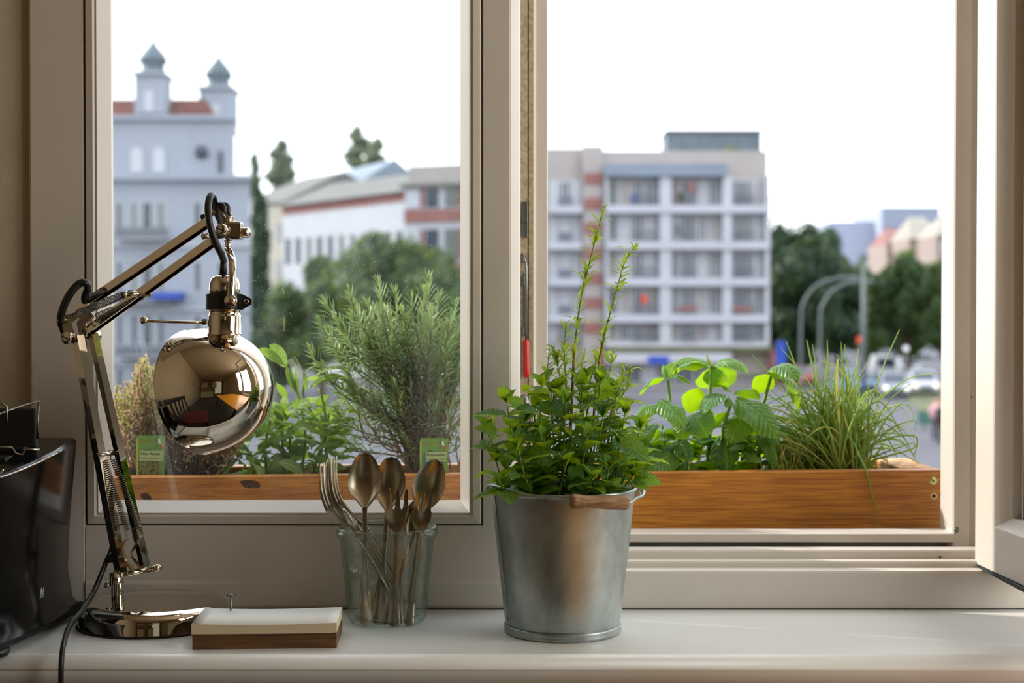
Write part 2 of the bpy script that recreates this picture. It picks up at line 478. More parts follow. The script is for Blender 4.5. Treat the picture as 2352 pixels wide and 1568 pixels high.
mb = MB(); mb.box(-1.36, 1.66, -3.46, 1.62, -0.92, -0.85); mb.build('floor', mat('grey_floor', (96, 94, 96), 0.6, var=.2, scale=30), kind='structure', label='grey kitchen floor')

# window sill board with a rounded front edge
prof = [(1.489, 0.0)]
r = .013
for i in range(9):
    a = PI / 2 + PI / 2 * i / 8
    prof.append((1.276 + r + r * math.cos(a), -r + r * math.sin(a)))
prof += [(1.276, -.045), (1.489, -.045)]
mb = MB(); ex_x(mb, prof, -1.30, 0.62)
o = mb.build('trim_1', M['sill'], kind='structure', label='wide cream white window sill board with rounded front edge')
for p in o.data.polygons: p.use_smooth = abs(p.normal.x) < .5
o.modifiers.new('wn', 'WEIGHTED_NORMAL')

# ---- window_1: closed left casement
w1 = empty('window_1', (-0.236, YF, 0), 'closed left casement window with dusty glass', kind='structure')
mb = MB()
ex_z(mb, [(-0.4998, 1.4905), (-0.4975, 1.4885), (-0.4440, 1.4885), (-0.4425, 1.4905), (-0.4425, 1.562), (-0.4600, 1.564), (-0.4600, 1.60), (-0.4998, 1.60)], 0.0, ZT)
mb.build('jamb_board', M['frame'], w1)
mb = MB()
ex_x(mb, [(1.4885, .0305), (1.4885, .0855), (1.490, .087), (1.60, .087), (1.60, .0305)], X0, -0.0296)
mb.build('bottom_rail', M['frame'], w1)
mb = MB()
ex_x(mb, [(1.4890, 0.0), (1.4875, .004), (1.4868, .026), (1.4885, .0305), (1.60, .0305), (1.60, 0.0)], X0, 0.0386)
mb.build('base_strip', M['frame'], w1)
# casement: mitred profile run round the opening
def sash(parent, x0, x1, z0, z1, prof, name, mt):
    """prof: (u, y) with u measured inwards from the outer edge; four mitred members"""
    ring = []
    for (u, y) in prof:
        ring.append([(x0 + u, y, z0 + u), (x1 - u, y, z0 + u), (x1 - u, y, z1 - u), (x0 + u, y, z1 - u)])
    for k, nm in enumerate(['casement_bottom_rail', 'casement_stile', 'casement_top_rail', 'casement_stile']):
        m_ = MB(); n = len(prof); k2 = (k + 1) % 4
        vv = [Vector(ring[i][k]) for i in range(n)] + [Vector(ring[i][k2]) for i in range(n)]
        ff = [[i, (i + 1) % n, n + (i + 1) % n, n + i] for i in range(n)] + [list(range(n))[::-1], list(range(n, 2 * n))]
        m_.add(vv, ff); m_.build(nm, mt, parent)
g = .0009
sash(w1, X0 + g, X1 - g, .0869 + g, ZT - .02, [(0, 1.4905), (.0015, 1.4875), (.0085, 1.4865), (.0105, 1.4885), (.0125, 1.4875), (.0225, 1.5055), (.0225, 1.5125), (.0140, 1.5130), (.0125, 1.518), (.0120, 1.548), (0, 1.548)], 'casement', M['frame'])
for nm, bx in (('gasket', (X0 + .0218, X0 + .0230, 1.5075, 1.509, .112, ZT - .05)), ('gasket', (X1 - .0232, X1 - .0220, 1.5075, 1.509, .112, ZT - .05))):
    m_ = MB(); m_.box(*bx); m_.build(nm, M['gasket'], w1)
m_ = MB(); m_.box(X0, X0 + g, 1.4895, 1.50, .087, ZT); m_.box(X1 - g, X1, 1.4895, 1.50, .087, ZT); m_.box(X0, X1, 1.4895, 1.50, .087, .087 + g)
m_.build('shadow_gap', M['gasket'], w1)
m_ = MB(); m_.add([(X0 + .0135, 1.5128, .10), (X1 - .0135, 1.5128, .10), (X1 - .0135, 1.5128, ZT - .04), (X0 + .0135, 1.5128, ZT - .04)], [[0, 1, 2, 3]])
m_.build('pane', M['pane'], w1)
# mullion with face, bead, open rebate and outer lip
m_ = MB(); ex_z(m_, [(-.0307, 1.4905), (-.0296, 1.4885), (-.0030, 1.4885), (-.0012, 1.4892), (.0004, 1.4915), (.0075, 1.502), (.0088, 1.506), (.0088, 1.60), (-.0307, 1.60)], 0.0305, ZT)
o = m_.build('mullion', M['frame'], w1)

# ---- window_2: open right casement
w2 = empty('window_2', (0.24, 1.52, 0), 'open right casement window swung into the room', kind='structure')
m_ = MB(); ex_z(m_, [(.0088, 1.535), (.0165, 1.535), (.0168, 1.5375), (.0176, 1.5375), (.0180, 1.535), (.0225, 1.535), (.0228, 1.545), (.0088, 1.545)], .045, ZT)
m_.build('mullion_rebate', M['frame_dirty'], w2)
m_ = MB(); ex_z(m_, [(.0088, 1.545), (.0236, 1.545), (.0262, 1.5525), (.0376, 1.554), (.0386, 1.556), (.0386, 1.60), (.0088, 1.60)], .045, ZT)
m_.build('mullion_lip', M['frame'], w2)
steps = [(1.4885, 0), (1.4885, .0375), (1.4895, .0397), (1.492, .0405), (1.5045, .0405), (1.505, .0455), (1.506, .0470), (1.509, .0475), (1.5195, .0475), (1.520, .0548), (1.521, .0562), (1.524, .0567), (1.540, .0567), (1.540, .045), (1.60, .045), (1.60, -.04), (1.4885, -.04)]
m_ = MB(); ex_x(m_, steps, -.0296 + .0682, 0.56)
m_.build('stepped_bottom_rail', M['frame'], w2)
m_ = MB(); ex_x(m_, [(1.4885, 0), (1.4885, .0302), (1.535, .0302), (1.535, 0)], -.0296 + .0001, .0386); m_.build('mullion_foot', M['frame'], w2)
m_ = MB(); ex_x(m_, [(1.556, .0585), (1.5548, .060), (1.5552, .0680), (1.557, .0692), (1.590, .0692), (1.590, .0585)], .0386, .4795)
m_.build('weather_strip', M['frame'], w2)
m_ = MB(); m_.box(.0386, .4840, 1.580, 1.60, .045, .0585); m_.build('drain_channel', M['frame_dark'], w2)
# right jamb
m_ = MB(); ex_z(m_, [(.4780, 1.60), (.4785, 1.5585), (.4800, 1.5565), (.4965, 1.5560), (.4985, 1.5585), (.4990, 1.5600), (.5060, 1.5590), (.5065, 1.545), (.52, 1.538), (.56, 1.4885), (.56, 1.60)], .045, ZT)
m_.build('jamb_board', M['frame'], w2)
m_ = MB(); m_.lathe([(0, .0015), (.0022, .0013), (.0030, 0), (0, -.001)], P(2197, 1217, 1.556), (0, -1, 0), 16); m_.build('drain_plug', M['steel'], w2)
m_ = MB(); m_.box(-.4998, .56, 1.4868, 1.4885, 0, .0007); m_.build('sill_joint', M['gasket'], w2)  # thin dark strip stands in for the shade between frame and sill
for (px, py, Y, r_) in ((2160, 1278, 1.5195, .0014), (2233, 912, 1.556, .0012), (1985, 1258, 1.54, .0011), (2012, 1262, 1.54, .0009), (1880, 1262, 1.54, .0010), (2331, 1030, 1.446, .0008)):
    m_ = MB(); c_ = P(px, py, Y)
    for q in range(4): m_.ball(c_ + Vector((random.uniform(-1, 1), -.3, random.uniform(-1, 1))) * r_ * .6, r_ * .55, 6)
    m_.build('dirt_speck', mat('dirt', (70, 52, 38), .9), w2)
# top members, out of frame
m_ = MB(); m_.box(-.4998, .56, 1.4885, 1.60, ZT, ZT + .1); m_.build('head_board', M['frame'], w2)
# hardware in the mullion rebate
def pz(py, Y): return P(1210, py, Y).z
def px_(px, Y): return P(px, 800, Y).x
m_ = MB(); m_.box(px_(1199, 1.533), px_(1212, 1.533), 1.5325, 1.5352, pz(545, 1.533), pz(463, 1.533), .0003)
m_.box(px_(1199, 1.531), px_(1212, 1.531), 1.531, 1.5340, pz(511, 1.533), pz(493, 1.533), .0004); m_.build('strike_plate', M['steel'], w2)
lev = MB()
lev.tube([P(1200, 590, 1.530), P(1203, 592, 1.530), P(1206, 600, 1.530), P(1209, 612, 1.530), P(1209, 640, 1.530), P(1209, 780, 1.530)], .0014, 8)
lev.box(px_(1195, 1.53), px_(1204, 1.53), 1.528, 1.534, pz(603, 1.53), pz(582, 1.53), .0006)
lev.bar(P(1203, 628, 1.532), P(1203, 772, 1.532), .0018, .0022)
lev.box(px_(1199, 1.531), px_(1205, 1.531), 1.529, 1.534, pz(655, 1.53), pz(632, 1.53), .0005)
lev.box(px_(1194, 1.53), px_(1204, 1.53), 1.529, 1.534, pz(770, 1.53), pz(750, 1.53), .0006)
lo = lev.build('latch_lever', M['steel'], w2)
m_ = MB(); pr = [(0, 0), (.0026, .0008), (.0032, .003), (.0031, .02), (.0034, .034), (.0034, .0375), (.0022, .0405), (0, .0412)]
m_.lathe(pr, P(1208, 779, 1.529), (P(1209, 868, 1.529) - P(1208, 779, 1.529)), 16)
m_.build('latch_grip', M['red'], lo, label='red plastic grip')
m_ = MB(); m_.tube([P(1199, 908, 1.528), P(1204, 916, 1.527), P(1208, 935, 1.526), P(1208, 990, 1.526)], [.003, .0045, .0055, .0055], 10); m_.build('lower_catch', M['steel'], w2)

# the open casement leaf: hinged at the right jamb, standing nearly square to the window
def leafp(s, x, z): return Vector((x + .004 * s / .1, 1.512 - s, z))      # s: distance along the leaf from the hinge
SW, SZ0, SZ1 = .56, .043, 1.20
prof = [(0, .545), (0, .4905), (.0015, .4880), (.0530, .4880), (.0545, .4885), (.0665, .5020), (.0665, .510), (.0665, .516), (.060, .545)]
op = empty('casement_leaf', (0, 0, 0), parent=w2)
ring = []
for (u, x) in prof:
    ub = u * .86
    ring.append([leafp(u, x, SZ0 + ub), leafp(SW - u, x, SZ0 + ub), leafp(SW - u, x, SZ1 - u), leafp(u, x, SZ1 - u)])
# leaf members are sub-parts of the window: an Empty would carry no mesh, so parent them straight to the window
bpy.data.objects.remove(op)
leaf_root = None
for k, nm in ((3, 'leaf_stile'), (0, 'leaf_bottom_rail'), (1, 'leaf_stile'), (2, 'leaf_top_rail')):
    m_ = MB(); n = len(prof); k2 = (k + 1) % 4
    vv = [Vector(ring[i][k]) for i in range(n)] + [Vector(ring[i][k2]) for i in range(n)]
    m_.add(vv, [[i, (i + 1) % n, n + (i + 1) % n, n + i] for i in range(n)] + [list(range(n))[::-1], list(range(n, 2 * n))])
    m_.build(nm, M['frame'], w2)
m_ = MB(); a = [leafp(.060, .511, SZ0 + .05), leafp(SW - .06, .511, SZ0 + .05), leafp(SW - .06, .511, SZ1 - .06), leafp(.060, .511, SZ1 - .06)]
m_.add(a, [[0, 1, 2, 3]]); m_.build('leaf_pane', M['pane_clean'], w2)
M['spacer'] = mat('aluminium_spacer', (180, 180, 164), 0.45, 0.3)
m_ = MB()
for q in range(2):
    for z in [SZ0 + .07 + i * .0042 for i in range(260)]:
        m_.lathe([(0, .0003), (.0005, .0003), (.0005, 0)], leafp(.0795 + q * .010, .5165, z), (-1, 0, 0), 6)
sp_ = MB(); sp_.add([leafp(.0775, .517, SZ0 + .06), leafp(.0925, .517, SZ0 + .06), leafp(.0925, .517, SZ1 - .07), leafp(.0775, .517, SZ1 - .07)], [[0, 1, 2, 3]])
so = sp_.build('glazing_spacer', M['spacer'], w2)
m_.build('spacer_holes', M['gasket'], so, weld=False, kind='stuff')
m_ = MB(); m_.add([leafp(.067, .5125, SZ0 + .056), leafp(.0775, .5125, SZ0 + .056), leafp(.0775, .5125, SZ1 - .066), leafp(.067, .5125, SZ1 - .066)], [[0, 1, 2, 3]])
m_.build('leaf_gasket', M['gasket'], w2)
m_ = MB(); m_.add([leafp(.0925, .5135, SZ0 + .05), leafp(SW - .06, .5135, SZ0 + .05), leafp(SW - .06, .5135, SZ1 - .06), leafp(.0925, .5135, SZ1 - .06)], [[0, 1, 2, 3]])
m_ = MB(); m_.box(.489, .500, 1.06, 1.505, .0400, .0435); m_.build('leaf_gasket', M['gasket'], w2)

# outer window ledge
m_ = MB(); ex_x(m_, [(1.60, .040), (1.86, .022), (1.87, .010), (1.60, .0)], -.52, .60)
m_.build('trim_2', mat('painted_ledge', (214, 214, 216), .5), kind='structure', label='pale outer ledge under the wooden planter box')
m_ = MB(); m_.box(-3, -.478, 1.6001, 1.622, -6, 3); m_.box(.56, 3, 1.60, 1.622, -6, 3); m_.box(-.478, .56, 1.60, 1.622, -6, .0); m_.box(-.478, .56, 1.60, 1.622, ZT, 3)
m_.build('wall_outer', M['ext'], kind='structure', label='outer rendered facade around the window')

# ------------------------------------------------------------------ things the chrome mirrors, inside the room
def table():
    t = empty('dining_table', (.55, .45, -.85), 'orange wooden dining table in the room, mirrored in the chrome lamp shade', 'table')
    m_ = MB(); m_.box(.08, 1.15, -.35, 1.16, -.14, -.11, .004); m_.build('tabletop', mat('orange_tabletop', (214, 146, 40), .35), t)
    for x in (.14, 1.09):
        for y in (-.29, 1.10):
            m_ = MB(); m_.box(x - .025, x + .025, y - .025, y + .025, -.85, -.14); m_.build('leg', M['black_mat'], t)
table()
c = empty('dining_chair', (-.52, .82, -.85), 'black slatted chair with a dark red seat, mirrored in the chrome lamp shade', 'chair')
m_ = MB(); m_.box(-.74, -.30, .60, 1.04, -.43, -.38, .015); m_.build('seat', mat('dark_red_seat', (92, 34, 38), .7), c)
for x in (-.72, -.32):
    for y in (.62, 1.02):
        m_ = MB(); m_.box(x - .02, x + .02, y - .02, y + .02, -.85, -.43); m_.build('leg', M['black_mat'], c)
m_ = MB()
m_.tube(smooth_path([(-.74, .60, -.40), (-.80, .58, -.15), (-.84, .58, .03)]), .018, 8)
m_.tube(smooth_path([(-.74, 1.04, -.40), (-.80, 1.06, -.15), (-.84, 1.06, .03)]), .018, 8)
m_.build('back_post', M['black_mat'], c)
for i in range(4):
    y = .68 + i * .095; m_ = MB(); m_.box(-.825, -.81, y, y + .03, -.32, .02); m_.build('slat', M['black_mat'], c)
m_ = MB(); m_.box(-.86, -.82, .56, 1.08, .01, .10, .01); m_.build('top_rail', M['black_mat'], c)
m_ = MB(); m_.prism([(-.9, .62), (-.82, .74), (-.9, .86), (-.98, .74)], lambda p, q: Vector((q, p[0] + .0, p[1])), -1.299, -1.290)
tag(m_.build('wall_ornament', M['black_mat']), 'small black diamond ornament on the white side wall, mirrored in the chrome', 'ornament')
for i, (x0, x1, z0, z1, lab) in enumerate([(-1.2, -.5, -.85, 0.0, 'cream kitchen base unit at the back left'), (-.48, .22, -.85, 0.0, 'cream kitchen base unit at the back centre'), (-1.2, -.5, .55, 1.25, 'cream kitchen wall cupboard at the back left'), (.0, .6, .55, 1.25, 'cream kitchen wall cupboard at the back right')]):
    k = empty('kitchen_cabinet', ((x0 + x1) / 2, -3.1, z0), lab + ', mirrored in the chrome', 'cabinet', 'kitchen units')
    m_ = MB(); m_.box(x0, x1, -3.39, -2.85, z0, z1); m_.build('carcass', M['wall_room'], k)
    for q in range(2):
        xa = x0 + .01 + q * (x1 - x0) / 2; m_ = MB(); m_.box(xa, xa + (x1 - x0) / 2 - .02, -2.85, -2.83, z0 + .06, z1 - .01, .004); d_ = m_.build('door', mat('cream_door', (220, 208, 170), .5), k)
        m_ = MB(); m_.box(xa + .12, xa + .22, -2.83, -2.81, z1 - .1, z1 - .085); m_.build('handle', M['steel'], d_)
m_ = MB(); m_.box(-1.2, .6, -3.39, -2.82, 0.0, .04); tag(m_.build('worktop', M['black_mat']), 'dark kitchen worktop on the base units, mirrored in the chrome', 'worktop')
# ------------------------------------------------------------------ desk lamp
lampY = 1.415
lamp = empty('desk_lamp', (-.3545, 1.42, 0), 'chrome spring-arm desk lamp with a round mirrored shade on the sill', 'lamp')
bc = Vector((-.3545, 1.42, 0))
m_ = MB()
m_.lathe([(0, 0), (.0715, 0), (.0735, .0015), (.0735, .0025), (.0728, .004), (.0728, .013), (.0715, .0175), (.0685, .0208), (.0640, .0225), (.058, .0232), (.03, .0238), (0, .0240)], bc, n=96)
m_.build('base', M['chrome'], lamp)
m_ = MB(); m_.lathe([(.0740, 0), (.0748, .001), (.0740, .0025), (.0730, .0025)], bc, n=96); m_.build('base_seam', M['black_rub'], lamp)
post = P(270, 1350, 1.422)
m_ = MB(); m_.lathe([(.0062, 0), (.0062, .0235), (.0056, .0245), (0, .0247)], (post.x, 1.422, .0236), n=24); po = m_.build('post', M['chrome'], lamp)
m_ = MB(); m_.tube([P(262, 1343, 1.42), P(252, 1343, 1.42)], .0014, 8); m_.lathe([(0, 0), (.0032, .0005), (.0034, .003), (.0022, .005), (0, .0055)], P(252, 1343, 1.42), (-1, 0, 0), 14); m_.build('set_screw', M['chrome_b'], po)
# lower axle with the lower arm bars
axA, axB = P(266, 1321, 1.408), P(352, 1305, 1.432)
m_ = MB(); m_.tube([axA, axB], .0030, 14); m_.ball(axA, .0045); m_.lathe([(0, -.001), (.0036, 0), (.0036, .006), (.002, .0085), (0, .009)], axB, axB - axA, 16); m_.lathe([(.0062, 0), (.0062, .010), (0, .0104)], axA - Vector((0, 0, .0075)), n=16)
m_.build('lower_axle', M['chrome_b'], lamp)

def channel(path, w, th, side, name, mt, parent):
    """open square channel bar along a straight path"""
    a, b = Vector(path[0]), Vector(path[1]); t = (b - a).normalized()
    sd = Vector(side); sd = (sd - t * sd.dot(t)).normalized(); o_ = t.cross(sd)
    mb_ = MB()
    q = [(-w, -w), (w, -w), (w, w), (w - th, w), (w - th, -w + th), (-w + th, -w + th), (-w + th, w), (-w, w)]
    q = [(x / 2, y / 2) for x, y in [(-w, -w), (w, -w), (w, w), (w - 2 * th, w), (w - 2 * th, -w + 2 * th), (-w + 2 * th, -w + 2 * th), (-w + 2 * th, w), (-w, w)]]
    vv = [p + sd * x + o_ * y for p in (a, b) for (x, y) in q]
    n = 8
    ff = [[i, (i + 1) % n, n + (i + 1) % n, n + i] for i in range(n)]
    # end caps as three strips
    for base in (0, n):
        ff += [[base + 0, base + 1, base + 4, base + 5], [base + 1, base + 2, base + 3, base + 4], [base + 0, base + 5, base + 6, base + 7]]
    mb_.add(vv, ff)
    return mb_.build(name, mt, parent)
la, lb = P(178, 770, 1.405), P(280, 1322, 1.412)
channel((la, lb), .0088, .0011, (-.55, -.83, 0), 'lower_arm', M['chrome'], lamp)
ra, rb = P(213, 766, 1.425), P(336, 1312, 1.430)
channel((ra, rb), .0074, .0011, (-.62, -.78, 0), 'lower_arm', M['chrome'], lamp)

def spring(a, b, R, turns, wire, name, parent):
    a = Vector(a); b = Vector(b); t = (b - a).normalized(); L_ = (b - a).length
    u = t.orthogonal().normalized(); w = t.cross(u); pts = []
    n = turns * 10
    for i in range(n + 1):
        an = 2 * PI * i / 10
        pts.append(a + t * (L_ * i / n) + (u * math.cos(an) + w * math.sin(an)) * R)
    m_ = MB(); m_.tube(pts, wire, 5)
    # hooks
    for (p, s_) in ((a, -1), (b, 1)):
        hp = [p + u * R, p + t * s_ * .003 + u * R * .5]
        for k in range(9):
            an = -PI / 2 + PI * 1.5 * k / 8
            hp.append(p + t * s_ * (.006 + .0030 * math.sin(an)) + u * .0030 * math.cos(an) * (1))
        m_.tube(hp, wire, 5)
    return m_.build(name, M['spring'], parent)
spring(P(240, 1056, 1.408), P(293, 1218, 1.408), .0030, 34, .00048, 'spring', lamp)
spring(P(260, 1053, 1.420), P(318, 1212, 1.420), .0030, 34, .00048, 'spring', lamp)
m_ = MB(); m_.tube([P(224, 1044, 1.400), P(269, 1040, 1.428)], .0020, 12); m_.build('spring_pin', M['chrome_b'], lamp)
# hook plates at the bottom
for (pt, Y, s_) in (([(290, 1238), (281, 1262), (292, 1290), (307, 1312)], 1.409, 1), ([(322, 1232), (306, 1262), (302, 1278), (326, 1308)], 1.421, 1)):
    m_ = MB(); pp = smooth_path([P(x, y, Y) for x, y in pt], 5)
    m_.tube(pp, .0062, 4, sx=.16, sy=1.0, smooth=False, twist=PI / 4); m_.build('hook_plate', M['chrome_b'], lamp)
# elbow
def knob(c, ax, r, l, name, parent, slot=True, mt=None):
    c = Vector(c); ax = Vector(ax).normalized(); m_ = MB()
    m_.lathe([(0, -.002), (r * .55, -.002), (r * .55, 0), (r * .96, 0), (r, .0006), (r, l - .0008), (r * .9, l), (0, l)], c, ax, 24)
    ko = m_.build(name, mt or M['chrome_b'], parent)
    if slot:
        u = ax.cross(Vector((.4, .1, 1))).normalized(); m2 = MB(); m2.bar(c + ax * (l + .00005) - u * r * .9, c + ax * (l + .00005) + u * r * .9, .0012, .0006, ax.cross(u)); m2.build('slot', M['black_rub'], ko)
    return ko
eY = 1.408
knob(P(160, 775, eY - .004), (-.45, -.88, 0.02), .0064, .006, 'elbow_knob', lamp)
knob(P(212, 772, 1.430), (.85, -.25, .02), .0060, .007, 'elbow_knob', lamp)
m_ = MB(); m_.tube([P(158, 775, eY), P(214, 772, 1.43)], .0028, 12); m_.build('elbow_axle', M['chrome_b'], lamp)
knob(P(150, 734, 1.404), (-.93, -.35, 0), .0034, .0075, 'elbow_pin', lamp, False)
for (dy, dpx) in ((0, 0), (.020, 34)):
    m_ = MB(); Y = 1.404 + dy
    q = [P(x + dpx, y, Y) for x, y in ((142, 742), (150, 724), (176, 716), (182, 728), (163, 742), (172, 768), (164, 782), (150, 778))]
    th = Vector((0, .0012, 0)); n = len(q)
    m_.add(q + [p + th for p in q], [list(range(n)), list(range(n, 2 * n))[::-1]] + [[i, (i + 1) % n, n + (i + 1) % n, n + i] for i in range(n)])
    m_.build('elbow_bracket', M['chrome_b'], lamp)
# upper arm bars
ua, ub = P(186, 706, 1.418), P(484, 506, 1.392)
channel((ua, ub), .0078, .0010, (0, -.92, .4), 'upper_arm', M['chrome'], lamp)
va, vb = P(196, 766, 1.416), P(492, 552, 1.388)
channel((va, vb), .0078, .0010, (0, -.92, .4), 'upper_arm', M['chrome'], lamp)
spring(P(178, 720, 1.398), P(286, 676, 1.392), .0036, 34, .00050, 'spring', lamp)
spring(P(222, 726, 1.424), P(312, 690, 1.420), .0032, 30, .00050, 'spring', lamp)
m_ = MB(); m_.tube([P(283, 676, 1.388), P(346, 674, 1.414)], .0030, 12); m_.lathe([(0, 0), (.0036, .0005), (.0036, .0035), (0, .004)], P(292, 677, 1.388), (-.9, -.35, 0), 16); m_.lathe([(0, 0), (.0032, .0004), (.0034, .003), (0, .004)], P(340, 674, 1.412), (.93, .3, 0), 16)
m_.build('spring_pin', M['chrome_b'], lamp)
# head joint
hY = 1.386
knob(P(478, 543, hY - .006), (-.85, -.5, 0), .0034, .006, 'head_pin', lamp, False)
m_ = MB(); m_.tube([P(474, 543, hY - .008), P(505, 540, hY + .01)], .0024, 10); m_.tube([P(488, 487, hY - .008), P(522, 487, hY + .012)], .0024, 10); m_.build('head_axle', M['chrome_b'], lamp)
for (pts, Y) in (([(486, 480), (503, 478), (521, 506), (531, 532), (526, 544), (504, 548), (484, 546), (486, 538), (506, 528), (500, 512)], hY - .008), ([(506, 478), (519, 476), (541, 506), (541, 512), (528, 512)], hY + .010)):
    m_ = MB(); q = [P(x, y, Y) for x, y in pts]; th = Vector((0, .0014, 0)); n = len(q)
    m_.add(q + [p + th for p in q], [list(range(n)), list(range(n, 2 * n))[::-1]] + [[i, (i + 1) % n, n + (i + 1) % n, n + i] for i in range(n)])
    m_.build('head_bracket', M['chrome_b'], lamp)
c0 = P(539, 530, hY)
m_ = MB(); m_.box(c0.x - .0085, c0.x + .0075, c0.y - .009, c0.y + .009, c0.z - .0085, c0.z + .0085, .002); m_.build('head_block', M['chrome_b'], lamp)
knob(P(516, 528, hY - .010), (-.45, -.88, .05), .0056, .007, 'head_knob', lamp)
knob(P(556, 534, hY), (.97, -.2, 0), .0052, .007, 'head_knob', lamp, False)
m_ = MB(); m_.tube([P(549, 534, hY), P(560, 534, hY)], .0030, 10); m_.tube([P(525, 496, hY), P(525, 515, hY)], .0030, 12); m_.build('clamp_bolt', M['chrome_b'], lamp)
for dpx in (0, 9):
    m_ = MB(); m_.tube(smooth_path([P(497 + dpx, 486, hY - .002 + dpx * .001), P(498 + dpx, 475, hY + dpx * .001), P(506 + dpx, 470, hY + dpx * .001), P(513 + dpx, 476, hY + dpx * .001), P(513 + dpx, 488, hY + dpx * .001)], 4), .0016, 8, sx=1, sy=1.9); m_.build('cable_loop', M['black_rub'], lamp)
# yoke
sx_, sY = 516, 1.372
m_ = MB(); m_.tube([P(524, 548, 1.384), P(524, 573, 1.380)], .0031, 14); m_.lathe([(.0042, 0), (.0042, .0016), (.003, .0018)], P(524, 555, 1.384), (0, 0, 1), 16)
pp = smooth_path([P(523, 570, 1.378), P(530, 584, 1.368), P(534, 605, 1.358), P(533, 640, 1.352), P(531, 668, 1.351), P(530, 690, 1.351)], 6)
m_.tube(pp, .0036, 8, sx=.5, sy=1.0); m_.build('yoke', M['chrome'], lamp)
m_ = MB(); m_.lathe([(0, .0038), (.0028, .0034), (.0044, .0018), (.0047, .0015), (.0058, .0017), (.0061, 0), (.0058, -.002), (0, -.002)], P(530, 691, 1.3495), (0, -1, 0), 24); m_.build('yoke_stud', M['chrome'], lamp)
# socket
def zz(py): return P(516, py, sY).z
sxw = P(516, 700, sY).x
m_ = MB(); m_.lathe([(0, zz(632)), (.0070, zz(632)), (.0105, zz(635)), (.0130, zz(641)), (.0144, zz(652)), (.0147, zz(662)), (.0147, zz(680)), (0, zz(680))], (sxw, sY, 0), n=40); m_.build('socket_cap', M['chrome'], lamp)
m_ = MB(); m_.lathe([(0, zz(708)), (.0150, zz(708)), (.0155, zz(711)), (.0150, zz(714)), (.0146, zz(716)), (.0146, zz(722)), (.0156, zz(724)), (.0158, zz(727)), (.0158, zz(764)), (.0164, zz(766)), (.0164, zz(768)), (.0150, zz(769)), (.0120, zz(776)), (.0085, zz(780)), (0, zz(781))], (sxw, sY, 0), n=40)
m_.build('socket', M['chrome'], lamp)
m_ = MB(); cc = []
m_.lathe([(.0148, zz(711)), (.0176, zz(711)), (.0179, zz(709)), (.0176, zz(690)), (.0179, zz(677)), (.0176, zz(675)), (.0148, zz(675))], (sxw, sY, 0), n=40)
q = [P(x, y, sY - .011) for x, y in ((535, 675), (556, 675), (578, 686), (578, 698), (556, 711), (535, 711))]; th = Vector((0, .003, 0)); n = 6
m_.add(q + [p + th for p in q], [list(range(n)), list(range(n, 2 * n))[::-1]] + [[i, (i + 1) % n, n + (i + 1) % n, n + i] for i in range(n)])
st = m_.build('strap', M['black_rub'], lamp)
m_ = MB(); m_.lathe([(.0012, .0009), (.0019, .0010), (.0024, .0004), (.0024, -.001), (.0012, -.001)], P(566, 692, sY - .0112), (0, -1, 0), 16); m_.build('eyelet', M['chrome_b'], st)
m_ = MB(); m_.tube([P(336, 737, 1.370), P(470, 741, 1.370)], .0014, 10); m_.ball(P(331, 736, 1.370), .0040, 14); m_.lathe([(0, 0), (.003, 0), (.0034, .001), (.0034, .004), (.003, .005), (0, .005)], P(464, 740, 1.370), (1, 0, 0), 6, smooth=False)
m_.build('handle_rod', M['chrome_b'], lamp)
m_ = MB(); m_.tube([P(513, 596, 1.376), P(513, 628, 1.374)], [.0030, .0036], 14); m_.tube([P(513, 629, 1.373), P(513, 634, 1.373)], .0050, 14); m_.build('strain_relief', M['black_rub'], lamp)
# shade: chrome bowl whose mouth turns left, away from the room
ax = Vector((-.85, .49, -.18)).normalized()
mc = P(460, 899, 1.400)
R_, H_ = .0611, .0760
prof = []
for i in range(40):
    t = PI / 2 * i / 39
    prof.append((R_ * math.cos(t) ** .92 if i < 39 else 0, -H_ * math.sin(t)))
full = [(R_ + .0006, .0008), (R_ + .0008, .0)] + prof[1:]
inner = [(max(0, r - .0008), h + .0008) for r, h in prof]
m_ = MB(); m_.lathe(full, mc, ax, 128)
sh = m_.build('shade', M['chrome'], lamp)
m_ = MB(); m_.lathe([(R_ + .0006, .0008), (R_ - .0004, .0006)] + inner[1:], mc, ax, 96); m_.build('shade_lining', mat('white_enamel', (226, 222, 212), .35), sh)
m_ = MB()
for i in range(14):
    a = 2 * PI * i / 14; c_ = Vector((sxw, sY, zz(784))); d = Vector((math.cos(a), math.sin(a), -.15))
    m_.tube([c_ + d * .007, c_ + d * (.0120 + .003 * random.random())], [.0022, .0008], 5)
m_.build('shade_collar', M['black_rub'], sh)
m_ = MB(); m_.ball(mc - ax * .025, .021, 16, (1, 1, 1)); m_.build('bulb', mat('bulb_glass', (230, 228, 220), .25), lamp)
